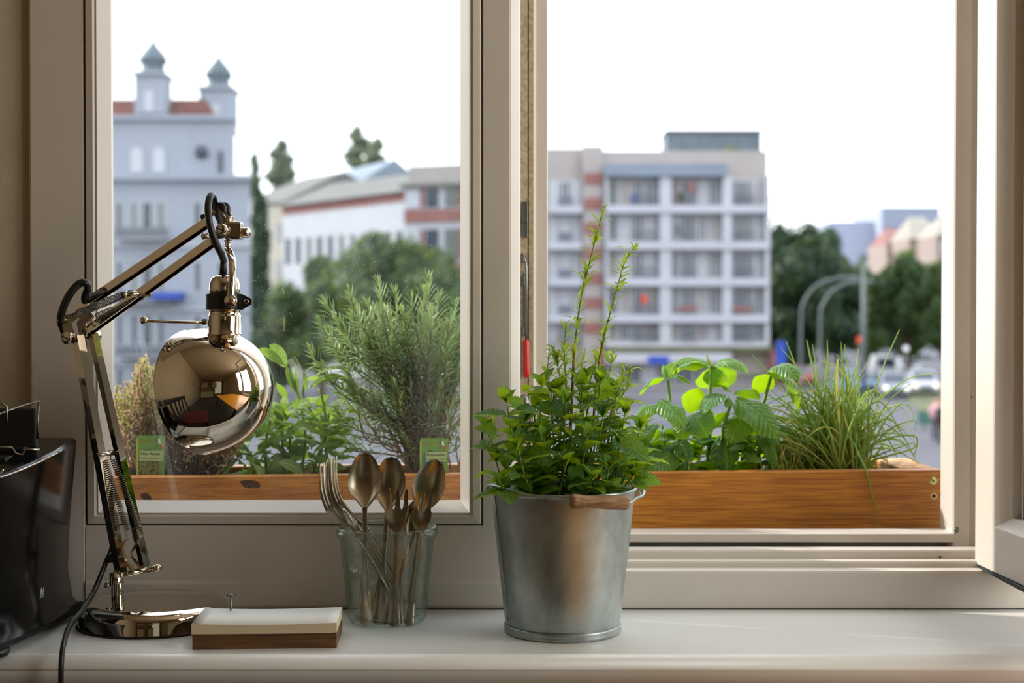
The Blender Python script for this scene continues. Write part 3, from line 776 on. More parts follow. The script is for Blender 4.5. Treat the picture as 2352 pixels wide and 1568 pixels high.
# cable
m_ = MB()
m_.tube(smooth_path([P(514, 600, 1.376), P(509, 585, 1.368), P(498, 562, 1.36), P(486, 530, 1.355), P(479, 495, 1.355), P(478, 470, 1.36), P(484, 448, 1.37), P(491, 456, 1.385), P(492, 478, 1.395), P(480, 494, 1.40), P(464, 500, 1.402)], 8), .0034, 10)
m_.build('upper_cable', M['black_rub'], lamp)
m_ = MB()
m_.tube(smooth_path([P(214, 706, 1.43), P(199, 698, 1.42), P(195, 682, 1.41), P(201, 664, 1.405), P(198, 651, 1.40), P(183, 651, 1.398), P(164, 670, 1.396), P(148, 700, 1.398), P(139, 732, 1.402), P(144, 752, 1.412), P(152, 770, 1.416)], 8), .0038, 10)
m_.build('elbow_cable', M['black_rub'], lamp)
m_ = MB()
m_.tube(smooth_path([P(262, 1225, 1.428), P(256, 1262, 1.426), P(246, 1285, 1.42), P(232, 1320, 1.41), P(214, 1362, 1.40), P(190, 1400, 1.37), P(160, 1438, 1.33), P(146, 1480, 1.275), P(141, 1520, 1.262), P(140, 1580, 1.262), P(142, 1680, 1.262)], 8), .0031, 10, sx=1.2, sy=.8)
m_.build('power_cable', M['black_rub'], lamp)
m_ = MB(); m_.bar(P(257, 1272, 1.418), P(258, 1290, 1.418), .008, .008); m_.build('cable_clip', M['black_rub'], lamp)

# ------------------------------------------------------------------ toaster at the left end of the sill
to = empty('toaster', (-.56, 1.36, 0), 'glossy black toaster with a wire warming rack at the left end of the sill', 'toaster')
def tp(x, y, z): return Vector((x, y, z))
# plan outline with a bowed right end
plan = [(-.80, 1.275), (-.46, 1.262), (-.452, 1.268), (-.440, 1.32), (-.436, 1.38), (-.4385, 1.445), (-.4415, 1.455), (-.80, 1.455)]
m_ = MB(); n = len(plan)
zt = [.158, .158, .1600, .166, .172, .178, .178, .178]
levels = [(.014, .0), (.020, -.004), (.05, -.008), (.10, -.006)]
rows = []
for (z, ins) in levels:
    rows.append([Vector((p[0] + (ins if p[0] > -.6 else 0), p[1] + (-ins * .5 if p[1] < 1.3 else ins * .5), z)) for p in plan])
rows.append([Vector((p[0], p[1], zt[i])) for i, p in enumerate(plan)])
rows.append([Vector((p[0] - (.003 if p[0] > -.6 else 0), p[1] + (.003 if p[1] < 1.3 else -.003), zt[i] + .003)) for i, p in enumerate(plan)])
vv = [v for r_ in rows for v in r_]; ff = []
for i in range(len(rows) - 1):
    for k in range(n):
        k2 = (k + 1) % n; ff.append([i * n + k, i * n + k2, (i + 1) * n + k2, (i + 1) * n + k])
ff += [list(range(n))[::-1], list(range((len(rows) - 1) * n, len(rows) * n))]
m_.add(vv, ff, True); tb = m_.build('body', M['black_gloss'], to)
tb.modifiers.new('es', 'EDGE_SPLIT').split_angle = math.radians(35)
m_ = MB(); m_.tube(smooth_path([P(8, 1080, 1.262) + Vector((0, 0, .001)), (-.452, 1.267, .1612), (-.440, 1.32, .1672), (-.4355, 1.38, .1733)], 5), .0010, 6); m_.build('top_rim', M['chrome_b'], to)  # bright strip added as the highlight along the body's top edge
m_ = MB(); m_.prism([(-.80, 1.275), (-.470, 1.250), (-.458, 1.252), (-.434, 1.45), (-.80, 1.46)], lambda p, t: Vector((p[0], p[1], t)), .006, .016); m_.build('base_plinth', M['black_mat'], to)
for (x, y) in ((-.462, 1.283), (-.47, 1.43), (-.76, 1.30), (-.76, 1.43)):
    m_ = MB(); m_.lathe([(0, 0), (.010, 0), (.0115, .002), (.0115, .006), (0, .007)], (x, y, 0), n=20); m_.build('foot', M['black_rub'], to)
m_ = MB(); m_.box(-.78, -.470, 1.33, 1.36, .1700, .1725); m_.box(-.78, -.470, 1.38, 1.41, .175, .1775); m_.build('bread_slot', M['black_mat'], to)
m_ = MB(); W_ = .0012
m_.tube(smooth_path([P(-60, 985, 1.32), P(0, 950, 1.34), P(85, 922, 1.375), P(88, 930, 1.378)], 5), W_, 6)
m_.tube([P(88, 928, 1.378), P(86, 1008, 1.378)], W_, 6)
m_.tube([P(-30, 925, 1.34), P(8, 928, 1.34), P(15, 934, 1.34), P(16, 975, 1.34)], W_, 6)
m_.tube([P(-40, 1026, 1.32), P(28, 1028, 1.33), P(36, 1042, 1.33), P(52, 1044, 1.332), P(60, 1030, 1.334), P(92, 1033, 1.338)], W_, 6)
rk = m_.build('wire_rack', M['wire'], to)
m_ = MB(); q0 = P(-40, 938, 1.40); q1 = P(84, 1016, 1.40)
m_.box(q0.x, q1.x, 1.398, 1.406, q1.z - .012, q0.z, .002); m_.build('rack_flap', M['black_mat'], to)
m_ = MB()
lp = Vector((-.4438, 1.352, .040))
for (y0, z0, y1, z1) in ((-.004, 0, -.004, .006), (-.001, 0, -.001, .008), (.002, 0, .002, .005), (-.005, -.001, .004, -.001), (.005, 0, .005, .007)):
    m_.tube([lp + Vector((0, y0, z0)), lp + Vector((0, y1, z1))], .0005, 4)
m_.build('logo', mat('grey_print', (150, 160, 160), .5), to)

# ------------------------------------------------------------------ note block
nb = Matrix.Translation((-.2275, 1.3435, 0)) @ Matrix.Rotation(math.radians(2.6), 4, 'Z')
mh = empty('note_holder', (-.2275, 1.3435, 0), 'small brown wooden note holder with an upright nail', 'note holder')
m_ = MB(); m_.box(-.0655, .0655, -.036, .036, 0.0, .0140, .0006, M=nb); m_.build('wooden_base', M['walnut'], mh)
nx = P(529, 1411, 1.369); 
m_ = MB(); m_.tube([Vector((nx.x, nx.y, .010)), Vector((nx.x + .0004, nx.y, .0232)), P(531, 1368, 1.369)], .0010, 8)
tpn = P(531, 1366, 1.369)
m_.lathe([(0, .0008), (.0030, .0005), (.0030, -.0003), (0, -.0003)], tpn, (0, 0, 1), 12)
for k in range(6):
    a = 2 * PI * k / 6; d = Vector((math.cos(a), math.sin(a), 0)); m_.bar(tpn + d * .002, tpn + d * .0048, .0016, .0007, (0, 0, 1))
m_.build('nail', M['steel'], mh)
# paper: sheets in a slightly sagging stack
NS = 12; m_ = MB(); T = .0088
top = []; bot = []
for j in (0, 1):
    for i in range(NS + 1):
        x = -.0662 + .1318 * i / NS; s = (i / NS - .5) * 2
        dz = .0014 * s * s
        y = (-.0372, .0350)[j]
        bot.append(nb @ Vector((x, y, .01405 + dz * .15 + (.0004 if i == NS else 0)))); top.append(nb @ Vector((x, y, .01405 + T + dz - .0006)))
n1 = NS + 1; m_.m = 0
m_.add(top, [[i, i + 1, n1 + i + 1, n1 + i] for i in range(NS)], True)
m_.m = 1
m_.add(bot, [[n1 + i, n1 + i + 1, i + 1, i] for i in range(NS)])
m_.add(bot[:n1] + top[:n1], [[i, i + 1, n1 + i + 1, n1 + i] for i in range(NS)])
m_.add(bot[n1:] + top[n1:], [[i + 1, i, n1 + i, n1 + i + 1] for i in range(NS)])
m_.add([bot[0], bot[n1], top[n1], top[0]], [[0, 1, 2, 3]]); m_.add([bot[NS], bot[n1 + NS], top[n1 + NS], top[NS]], [[3, 2, 1, 0]])
based(m_, 'paper_stack', [M['paper'], M['paper_edge']], (-.2275, 1.3435, .014), label='stack of blank cream paper sheets pinned on the wooden note holder', cat='paper')

# ------------------------------------------------------------------ glass jar
jc = Vector((-.1245, 1.428, 0))
outer = [(0, 0), (.033, 0), (.0365, .0012), (.0390, .005), (.0398, .010), (.0402, .018), (.0425, .045), (.0458, .072), (.0462, .080), (.0468, .0840), (.0500, .0862), (.0512, .0888), (.0508, .0905), (.0495, .0918), (.0500, .0935), (.0492, .0950), (.0478, .0955), (.0462, .0945)]
inner = [(.0448, .0925), (.0440, .088), (.0434, .080), (.0430, .072), (.0398, .045), (.0374, .018), (.0366, .011), (.033, .007), (.02, .0060), (0, .0058)]
m_ = MB(); m_.lathe(outer + inner, jc, n=96)
jar = based(m_, 'glass_jar', M['jar'], jc, label='greenish glass jar holding silver cutlery on the sill', cat='jar')

# ------------------------------------------------------------------ cutlery in the jar
def orient(head, tail, facing):
    """matrix: +Z from tail to head, -Y towards facing"""
    h = Vector(head); t = Vector(tail); z = (h - t); L_ = z.length; z.normalize()
    f = Vector(facing); f = (f - z * f.dot(z)).normalized()
    y = -f; x = y.cross(z)
    mt = Matrix((x, y, z)).transposed().to_4x4(); mt.translation = t
    return mt, L_
def handle(mb, L_, neck, w_end, w_neck, th, z1):
    """flat handle from tail z=0 to z1; widened fiddle end"""
    rows = []
    for i in range(22):
        t = i / 21; z = t * z1
        e = t
        w = w_neck + (w_end - w_neck) * max(0, 1 - e * 1.9) ** .8 * (1 - .0 * e)
        if t < .06: w *= math.sqrt(1 - ((.06 - t) / .06) ** 2) * .85 + .15
        k = th * (1.0 if t < .7 else 1.0 + (t - .7) * 1.2)
        yb = .006 * math.sin(PI * min(1, t * 1.0)) * .5 - .003 * max(0, .25 - t) * 4
        rows.append((z, w / 2, k / 2, yb))
    vv = []; ff = []; n = 8
    for (z, hw, hk, yb) in rows:
        for (a, b) in ((-1, 0), (-.8, -.8), (0, -1), (.8, -.8), (1, 0), (.8, .8), (0, 1), (-.8, .8)):
            vv.append(Vector((a * hw, yb + b * hk, z)))
    for i in range(len(rows) - 1):
        for k in range(n):
            k2 = (k + 1) % n; ff.append([i * n + k, i * n + k2, (i + 1) * n + k2, (i + 1) * n + k])
    ff += [list(range(n))[::-1], list(range((len(rows) - 1) * n, len(rows) * n))]
    mb.add(vv, ff, True)
    return rows
def beads(mb, rows):
    for s in (-1, 1):
        d = 0
        for i in range(len(rows) - 3):
            z0, hw0, hk0, y0 = rows[i]; z1, hw1, hk1, y1 = rows[i + 1]
            m = 3
            for q in range(m):
                t = q / m; hw = hw0 + (hw1 - hw0) * t
                mb.ball((s * (hw * .88), y0 + (y1 - y0) * t - hk0 * .75, z0 + (z1 - z0) * t), .00048, 4)
def place(o_mb, extra, name, mt, lab, cat, group):
    me = o_mb.mesh(name, M['silver'])
    me2 = extra.mesh('bead_rim', M['silver'], weld=False)
    r_ = bpy.data.objects.new(name, me); COL.objects.link(r_); r_.matrix_world = mt
    tag(r_, lab, cat, group); r_.modifiers.new('split', 'EDGE_SPLIT').split_angle = math.radians(38)
    c_ = bpy.data.objects.new('bead_rim', me2); COL.objects.link(c_); c_.parent = r_
    c_['kind'] = 'stuff'
    return r_
def spoon(head, tail, facing, bw, bl, lab, w_end=.0145, depth=.007, flip=1):
    mt, L_ = orient(head, tail, facing)
    a = MB(); nz = L_ - bl
    rows = handle(a, L_, nz, w_end, .0050, .0022, nz + .004)
    # bowl
    nu, nv = 14, 22; vv = []; ff = []
    for side in (0, 1):
        for j in range(nv + 1):
            t = (j / nv + (1 - math.cos(PI * j / nv)) / 2) / 2; z = nz + bl * t; s_ = min(1, max(0, t)) ** 1.06
            w = bw / 2 * (math.sin(PI * s_)) ** (1.05 - .63 * t) if 0 < j < nv else 0
            w = max(w, .0024 if j < 3 else .0004)
            for i in range(nu + 1):
                u = -1 + 2 * i / nu
                dp = depth * flip * (1 - abs(u) ** 2.6) * math.sin(PI * min(1, max(0, t * .95 + .03))) ** .8
                vv.append(Vector((u * w, dp + (.0009 if side else 0) + .003 * (t - .5) ** 2 * -flip, z)))
    m = (nv + 1) * (nu + 1)
    for side in (0, 1):
        for j in range(nv):
            for i in range(nu):
                q = side * m + j * (nu + 1) + i; f_ = [q, q + 1, q + nu + 2, q + nu + 1]
                ff.append(f_ if side == 0 else f_[::-1])
    edge = [(j * (nu + 1), (j + 1) * (nu + 1)) for j in range(nv)] + [((j + 1) * (nu + 1) + nu, j * (nu + 1) + nu) for j in range(nv)] + [(nv * (nu + 1) + i, nv * (nu + 1) + i + 1) for i in range(nu)]
    for (p, q) in edge: ff.append([p, q, q + m, p + m])
    a.add(vv, ff, True)
    b = MB(); beads(b, rows)
    return place(a, b, 'spoon', mt, lab, 'spoon', 'silver cutlery in the jar')
def fork(head, tail, facing, w, hl, tines, lab, w_end=.0145, tl=.5, arch=.010, name='fork'):
    mt, L_ = orient(head, tail, facing)
    a = MB(); nz = L_ - hl
    rows = handle(a, L_, nz, w_end, .0048, .0022, nz + .004)
    def cy(t): return arch * math.sin(PI * t ** .9)
    # palm
    vv = []; ff = []; nu, nv = 6, 8
    for side in (0, 1):
        for j in range(nv + 1):
            t = j / nv * (1 - tl); ww = (.0024 + (w / 2 - .0024) * math.sin(min(1, t / (1 - tl) * 1.15) * PI / 2) ** 1.2)
            for i in range(nu + 1):
                u = -1 + 2 * i / nu
                vv.append(Vector((u * ww, cy(t) + (1 - u * u) * .0012 + (.0014 if side else 0), nz + hl * t)))
    m = (nv + 1) * (nu + 1)
    for side in (0, 1):
        for j in range(nv):
            for i in range(nu):
                q = side * m + j * (nu + 1) + i; f_ = [q, q + 1, q + nu + 2, q + nu + 1]; ff.append(f_ if side == 0 else f_[::-1])
    edge = [(j * (nu + 1), (j + 1) * (nu + 1)) for j in range(nv)] + [((j + 1) * (nu + 1) + nu, j * (nu + 1) + nu) for j in range(nv)] + [(nv * (nu + 1) + i, nv * (nu + 1) + i + 1) for i in range(nu)]
    for (p, q) in edge: ff.append([p, q, q + m, p + m])
    a.add(vv, ff, True)
    tw = w / tines; rr_ = 10
    for k in range(tines):
        vv = []; ff = []
        for side in (0, 1):
            for j in range(rr_ + 1):
                s_ = j / rr_; t = (1 - tl) + tl * s_
                x0 = (-w / 2 + tw * (k + .5)) * (1 + .06 * s_); hw = tw * (.5 - .16 * min(1, s_ * 8) ** .6 - .20 * s_ ** 1.3)
                if j == rr_: hw *= .5
                for i in range(3):
                    x = x0 + (i - 1) * hw; u = max(-1, min(1, x / (w / 2)))
                    vv.append(Vector((x, cy(t) + (1 - u * u) * .0012 + (.0014 if side else -.0002 * (i == 1)), nz + hl * t)))
        m = (rr_ + 1) * 3
        for side in (0, 1):
            for j in range(rr_):
                for i in range(2):
                    q = side * m + j * 3 + i; f_ = [q, q + 1, q + 4, q + 3]; ff.append(f_ if side == 0 else f_[::-1])
        for j in range(rr_): ff.append([j * 3, (j + 1) * 3, (j + 1) * 3 + m, j * 3 + m]); ff.append([(j + 1) * 3 + 2, j * 3 + 2, j * 3 + 2 + m, (j + 1) * 3 + 2 + m])
        e_ = rr_ * 3; ff.append([e_, e_ + 1, e_ + 1 + m, e_ + m]); ff.append([e_ + 1, e_ + 2, e_ + 2 + m, e_ + 1 + m])
        a.add(vv, ff, True)
    b = MB(); beads(b, rows)
    return place(a, b, name, mt, lab, 'fork', 'silver cutlery in the jar')
def J(px, py, dy): return P(px, py, 1.428 + dy)
spoon(J(838, 1040, .030), J(838, 1437, -.026), (.05, -1, .1), .0345, .060, 'silver soup spoon standing leftmost of the three large spoons in the jar', .0150, .006)
spoon(J(900, 1049, .036), J(866, 1436, -.006), (-.10, -1, .1), .0330, .058, 'silver soup spoon standing between the two other large spoons in the jar', .0140, .006)
spoon(J(1004, 1056, .036), J(880, 1441, -.012), (.22, -1, .1), .0335, .060, 'silver soup spoon leaning furthest right in the jar', .0150, .006)
fork(J(914, 1122, -.012), J(904, 1441, -.022), (.02, -1, .1), .0235, .048, 3, 'small three-tined cake fork in the jar beside the middle spoon', .0135, .44, .004)
fork(J(975, 1130, .004), J(938, 1440, -.020), (.12, -1, .1), .0195, .044, 3, 'small three-tined cake fork in the jar before the rightmost spoon', .0125, .44, .004)
fork(J(761, 1052, .010), J(936, 1405, .014), (-.72, -.69, .1), .0190, .076, 4, 'four-tined dinner fork leaning left in the jar, front one of the pair', .013, .58, -.019)
fork(J(744, 1062, .018), J(930, 1420, .022), (-.74, -.67, .1), .0190, .076, 4, 'four-tined dinner fork leaning left in the jar, behind its twin', .013, .58, -.019)
spoon(J(947, 1150, -.002), J(922, 1440, -.004), (.93, -.35, 0), .0210, .040, 'teaspoon turned edge-on between the two cake forks', .012, .005)
spoon(J(788, 1168, -.026), J(920, 1430, .010), (-.86, -.45, .2), .0180, .036, 'teaspoon leaning left over the jar rim, edge-on', .012, .005)
# ------------------------------------------------------------------ zinc bucket
bk = Vector((.0490, 1.385, 0))
bu = empty('bucket', bk, 'small galvanised zinc bucket with a wooden handle grip, standing on the sill', 'bucket')
m_ = MB()
m_.lathe([(0, .006), (.0540, .006), (.0548, .0085), (.0560, .012), (.0630, .075), (.0690, .1300), (.0697, .1345), (.0703, .1362), (.0712, .1372), (.0712, .1388), (.0703, .1396), (.0690, .1392), (.0684, .1370), (.0678, .130), (.0620, .075), (.0548, .014), (0, .010)], bk, n=96)
m_.build('body', M['zinc'], bu)
m_ = MB(); m_.lathe([(.0530, 0), (.0556, .0), (.0566, .0012), (.0568, .0030), (.0562, .0044), (.0566, .0056), (.0566, .0072), (.0558, .0085), (.0545, .0080)], bk, n=96); m_.build('base_ring', M['zinc'], bu)
m_ = MB(); m_.tube([bk + Vector((math.cos(a) * r_, math.sin(a) * r_, z)) for a, r_, z in ((-2.79, .0698, .133), (-2.77, .0666, .10), (-2.74, .0634, .07), (-2.72, .0578, .014))], .0006, 5); m_.build('side_seam', M['zinc'], bu)
for s in (-1, 1):
    m_ = MB(); e = P(1124 if s < 0 else 1472, 1126, 1.385)
    ring = [e + Vector((math.sin(a) * .0018 * s, 0, math.cos(a) * .0040)) for a in [2 * PI * k / 12 for k in range(13)]]
    m_.tube(ring, .0010, 6)
    m_.box(e.x - s * .006 - .002, e.x - s * .006 + .002, 1.378, 1.392, e.z - .006, e.z + .006, .0006); m_.build('ear', M['zinc'], bu)
bail = smooth_path([P(1122, 1127, 1.385), P(1119, 1119, 1.382), P(1130, 1114, 1.370), P(1158, 1121, 1.338), P(1215, 1136, 1.314), P(1262, 1144, 1.306), P(1300, 1149, 1.3003), P(1311, 1151, 1.2999), P(1345, 1152, 1.3023), P(1378, 1152.7, 1.3048), P(1412, 1153.5, 1.3075), P(1445, 1154, 1.3102), P(1454, 1150, 1.318), P(1462, 1144, 1.330), P(1476, 1138, 1.352), P(1480, 1128, 1.372), P(1474, 1123, 1.385)], 6)
m_ = MB(); m_.tube(bail, .00125, 8); m_.build('bail_wire', M['zinc'], bu)
g0, g1 = P(1311, 1151, 1.2995), P(1445, 1154, 1.3100)
m_ = MB(); L_ = (g1 - g0).length; gp = [(0, 0), (.0052, 0), (.0066, .001), (.0069, .003), (.0066, .008), (.0057, .014), (.0060, .024), (.0066, .034), (.0064, .044), (.0066, .048), (.0062, .051), (.0048, .0525), (0, .0526)]
gp = [(r_, h / .0526 * L_) for r_, h in gp]; m_.lathe(gp, g0, g1 - g0, 28); m_.build('wooden_grip', M['grip'], bu)
m_ = MB(); n = 40; rows = 9; vv = []; ff = []
for i in range(rows + 1):
    rr = .0672 * i / rows
    for k in range(n):
        a = 2 * PI * k / n; p = bk + Vector((rr * math.cos(a), rr * math.sin(a), 0)); p.z = .121 + noise.noise(p * 90) * .005 + noise.noise(p * 260) * .003
        vv.append(p)
for i in range(rows):
    for k in range(n):
        k2 = (k + 1) % n; ff.append([i * n + k, i * n + k2, (i + 1) * n + k2, (i + 1) * n + k] if i else [0, n + k, n + k2])
m_.add(vv, ff, True); tag(m_.build('soil', M['soil'], bu), kind='stuff')

# ------------------------------------------------------------------ planter box
PX0, PX1, PY0, PY1, PT = -.468, .4870, 1.628, 1.765, .126
def pzt(x): return PT + .004 * (x / .45)
pl = empty('planter_box', (.02, 1.69, .03), 'long oiled pine planter box full of herbs on the outer ledge', 'planter')
def board(x0, x1, y0, y1, z0, z1f, name, mt, taper=0):
    m_ = MB(); segs = 10; vv = []; ff = []
    for i in range(segs + 1):
        x = x0 + (x1 - x0) * i / segs; e = .0012
        vv += [Vector((x, y0, z0)), Vector((x, y0, z1f(x) - e)), Vector((x, y0 + e, z1f(x))), Vector((x, y1 - e, z1f(x))), Vector((x, y1, z1f(x) - e)), Vector((x, y1, z0))]
    for i in range(segs):
        for k in range(6): ff.append([i * 6 + k, i * 6 + (k + 1) % 6, (i + 1) * 6 + (k + 1) % 6, (i + 1) * 6 + k])
    ff += [list(range(6))[::-1], list(range(segs * 6, segs * 6 + 6))]
    m_.add(vv, ff); return m_.build(name, mt, pl)
fb = board(PX0, PX1, PY0, PY0 + .018, .036, pzt, 'front_board', M['pine'])
board(PX0, PX1 - .018, PY1 - .018, PY1, .036, lambda x: pzt(x) - .001, 'back_board', M['pine'])
for (xa, nm) in ((PX1 - .0225, 'end_board'), (PX0, 'end_board')):
    m_ = MB(); m_.box(xa, xa + .022, PY0 + .0182, PY1 - .0182 if xa < 0 else PY1, .036, PT + .0025, .001)
    if xa > 0: 
        m_.box(xa - .020, xa + .0215, PY0 + .0185, PY1 - .001, PT - .010, PT + .0048, .002)
    m_.build(nm, M['pine_end'] if xa > 0 else M['pine'], pl)
m_ = MB(); m_.box(PX0 + .02, PX1 - .02, PY0 + .018, PY1 - .018, .036, .050); m_.build('bottom_board', M['pine'], pl)
sc = P(2144, 1104, PY0); m_ = MB(); m_.lathe([(0, .0004), (.0012, .0006), (.0044, .0002), (.0048, -.0006), (0, -.001)], sc, (0, -1, 0), 24)
so = m_.build('screw', M['screw'], pl, label='yellow cross-head screw')
m_ = MB()
for a in (.5, .5 + PI / 2): m_.bar(sc + Vector((math.cos(a) * .0026, -.0006, math.sin(a) * .0026)), sc - Vector((math.cos(a) * .0026, .0006, math.sin(a) * .0026)), .0010, .0006)
m_.build('cross_slot', M['gasket'], so)
sc2 = P(2145, 1139, PY0); m_ = MB(); m_.lathe([(.0017, -.0004), (.0030, .0002), (.0052, -.0003), (0, -.0006)], sc2, (0, -1, 0), 18); m_.build('hole_rim', mat('raw_wood', (226, 196, 150), .8), pl)
m_ = MB(); m_.lathe([(0, .0004), (.0017, .0003), (.0017, -.0004)], sc2, (0, -1, 0), 14); m_.build('drill_hole', M['gasket'], pl)
for (px, py, w, h) in ((575, 1112, .0115, .0048), (335, 1141, .0062, .0044)):
    c_ = P(px, py, PY0 - .0004); m_ = MB(); vv = [c_ + Vector((0, -.0003, 0))]; 
    for k in range(20):
        a = 2 * PI * k / 20; q = 1 + .22 * noise.noise(Vector((px + math.cos(a) * 2, math.sin(a) * 2, 0)))
        vv.append(c_ + Vector((math.cos(a) * w * q, .0003, math.sin(a) * h * q - math.cos(a) * h * .3)))
    m_.add(vv, [[0, 1 + (k + 1) % 20, 1 + k] for k in range(20)]); m_.build('knot', M['knot'], pl)
m_ = MB(); nx_, ny_ = 90, 10; vv = []; ff = []
for j in range(ny_ + 1):
    for i in range(nx_ + 1):
        p = Vector((PX0 + .02 + (PX1 - PX0 - .042) * i / nx_, PY0 + .017 + (PY1 - PY0 - .034) * j / ny_, 0)); p.z = .112 + noise.noise(p * 60) * .007 + noise.noise(p * 190) * .003
        vv.append(p)
for j in range(ny_):
    for i in range(nx_): q = j * (nx_ + 1) + i; ff.append([q, q + 1, q + nx_ + 2, q + nx_ + 1])
m_.add(vv, ff, True); tag(m_.build('soil', M['soil'], pl), kind='stuff')
m_ = MB(); m_.tube(smooth_path([P(2160, 1184, 1.66), P(2172, 1190, 1.63), P(2185, 1202, 1.612)], 5), .0011, 6)
tag(m_.build('twig', mat('brown_cord', (120, 104, 80), .8)), 'thin brown twig poking out at the right end of the planter box', 'twig')

# ------------------------------------------------------------------ leaves
def leaf_mesh(name, mt, wr=.5, curl=.8, fold=.15, nu=6, nv=9, peak=.42, tipp=1.0, serr=0.0, wrinkle=0.0, cup=0.0, petiole=.0, seed=0, ruffle=0.0):
    """unit leaf: base at 0, tip at (0,1,0), upper side +Z"""
    rnd = random.Random(seed)
    line = []; y = z = 0.0
    for j in range(nv + 1):
        t = j / nv; line.append((y, z)); a = curl * (t - .35); y += math.cos(a) / nv; z -= math.sin(a) / nv
    ye, ze = line[-1]; L_ = math.hypot(ye, ze); ca, sa = ye / L_, ze / L_
    vv = []; ff = []
    for j in range(nv + 1):
        t = j / nv; yy, zz_ = line[j]
        Y = (yy * ca + zz_ * sa) / L_; Z = (-yy * sa + zz_ * ca) / L_
        if t < petiole: w = .02
        else:
            s = (t - petiole) / (1 - petiole)
            # width law: rises to the peak, falls to the tip
            w = (math.sin(PI * s ** (math.log(.5) / math.log(peak)))) ** (.75 * tipp) if 0 < s < 1 else 0
            w = w * wr / 2 + (.012 if s < 1 else .002)
        if serr and 0 < j < nv: w *= 1 + (serr if j % 2 else -serr)
        for i in range(nu + 1):
            u = -1 + 2 * i / nu
            dz = fold * abs(u) * w * 2 - cup * u * u * w * 2 + wrinkle * math.sin(j * 2.1 + seed) * (math.cos(abs(u) * 5 + j * PI)) * .05 + ruffle * abs(u) ** 2 * math.sin(t * 13 + seed + (0 if u > 0 else 1.5)) * .06
            vv.append(Vector((u * w, Y + (-abs(u) * w * .25 if serr else 0), Z + dz)))
    for j in range(nv):
        for i in range(nu): q = j * (nu + 1) + i; ff.append([q, q + 1, q + nu + 2, q + nu + 1])
    m_ = MB(); m_.add(vv, ff, True); return m_.mesh(name, mt, weld=False)
def leaf_at(me, base, tip, nrm, parent, name='leaf', ws=1.0, ds=1.0):
    b = Vector(base); t = Vector(tip); y = t - b; L_ = y.length; y.normalize()
    n = Vector(nrm); n = n - y * n.dot(y)
    n = n.normalized() if n.length > 1e-5 else y.orthogonal().normalized()
    x = y.cross(n)
    mt = Matrix((x * L_ * ws, y * L_, n * L_ * ds)).transposed().to_4x4(); mt.translation = b - origin(parent)
    o = bpy.data.objects.new(name, me); COL.objects.link(o); o.parent = parent; o.matrix_local = mt
    return o
def rv(s=1.0): return Vector((random.uniform(-1, 1), random.uniform(-1, 1), random.uniform(-1, 1))) * s

M['mint'] = leaf_mat('mint_leaf', (92, 146, 66), (190, 216, 30), .42, .44, hue2=(48, 98, 54), scale=14, ribs=.6)
M['mint_y'] = leaf_mat('mint_leaf_yellow', (150, 170, 40), (220, 225, 30), .5, .4, hue2=(120, 150, 40))
M['basil'] = leaf_mat('basil_leaf', (84, 132, 58), (178, 214, 10), .34, .42, hue2=(58, 108, 50), scale=4, spec=.5, ribs=.35)
M['sage'] = leaf_mat('sage_leaf', (150, 176, 112), (178, 208, 66), .7, .36, hue2=(116, 150, 88), scale=14, ribs=.4)
M['tarragon'] = leaf_mat('tarragon_leaf', (172, 200, 92), (222, 238, 80), .5, .42, hue2=(90, 132, 40))
M['rosemary'] = leaf_mat('rosemary_needle', (158, 174, 126), (170, 190, 100), .45, .26, hue2=(100, 128, 80), vein=False)
M['thyme'] = leaf_mat('thyme_leaf', (196, 174, 134), (205, 180, 120), .75, .32, hue2=(196, 154, 138), vein=False)
M['thyme_g'] = leaf_mat('thyme_leaf_green', (150, 156, 92), (180, 190, 80), .75, .35, hue2=(178, 166, 96), vein=False)
M['chive'] = leaf_mat('chive_blade', (166, 192, 98), (205, 225, 80), .4, .35, hue2=(126, 164, 76), vein=False)
M['chive_y'] = leaf_mat('chive_blade_pale', (206, 206, 120), (230, 226, 110), .45, .34, hue2=(204, 204, 116), vein=False)
M['stem_g'] = mat('green_stem', (120, 154, 56), .5)
M['stem_p'] = mat('purple_stem', (140, 112, 64), .6)
M['stem_w'] = mat('woody_stem', (132, 104, 78), .85, var=.4, scale=200)

# ------------------------------------------------------------------ mint in the bucket
mint = empty('mint_plant', bk + Vector((0, 0, .12)), 'bushy mint plant with serrated leaves growing in the zinc bucket', 'herb')
mm = [leaf_mesh('leaf', M['mint'], .62, c_, .16, 6, 14, .42, 1.0, .09, .55, seed=i) for i, c_ in enumerate((.5, 1.1, 1.6, .1))]
mmy = leaf_mesh('leaf', M['mint_y'], .62, .8, .14, 6, 14, .42, 1.0, .09, .5, seed=9)
tips = [(1165, 925, -.03), (1120, 990, -.01), (1140, 1060, -.03), (1150, 1112, -.05), (1205, 965, .02), (1245, 885, .0), (1272, 905, .02), (1300, 925, -.02), (1335, 880, .01), (1378, 880, .0),
        (1386, 955, -.02), (1436, 950, .0), (1470, 985, .02), (1470, 1052, -.02), (1424, 1020, -.03), (1250, 1005, -.03), (1350, 1000, -.04), (1300, 1065, -.05), (1398, 1075, -.05), (1190, 1030, -.05),
        (1226, 1062, .0), (1335, 1058, .02), (1340, 940, .03), (1410, 900, .03), (1280, 960, .04), (1230, 930, .03), (1185, 990, .03), (1360, 1100, -.06), (1455, 1090, -.03), (1320, 1100, .0), (1260, 1095, -.03), (1420, 985, .03), (1210, 1105, .0)]
rnd = random.Random(11); nleaf = 0
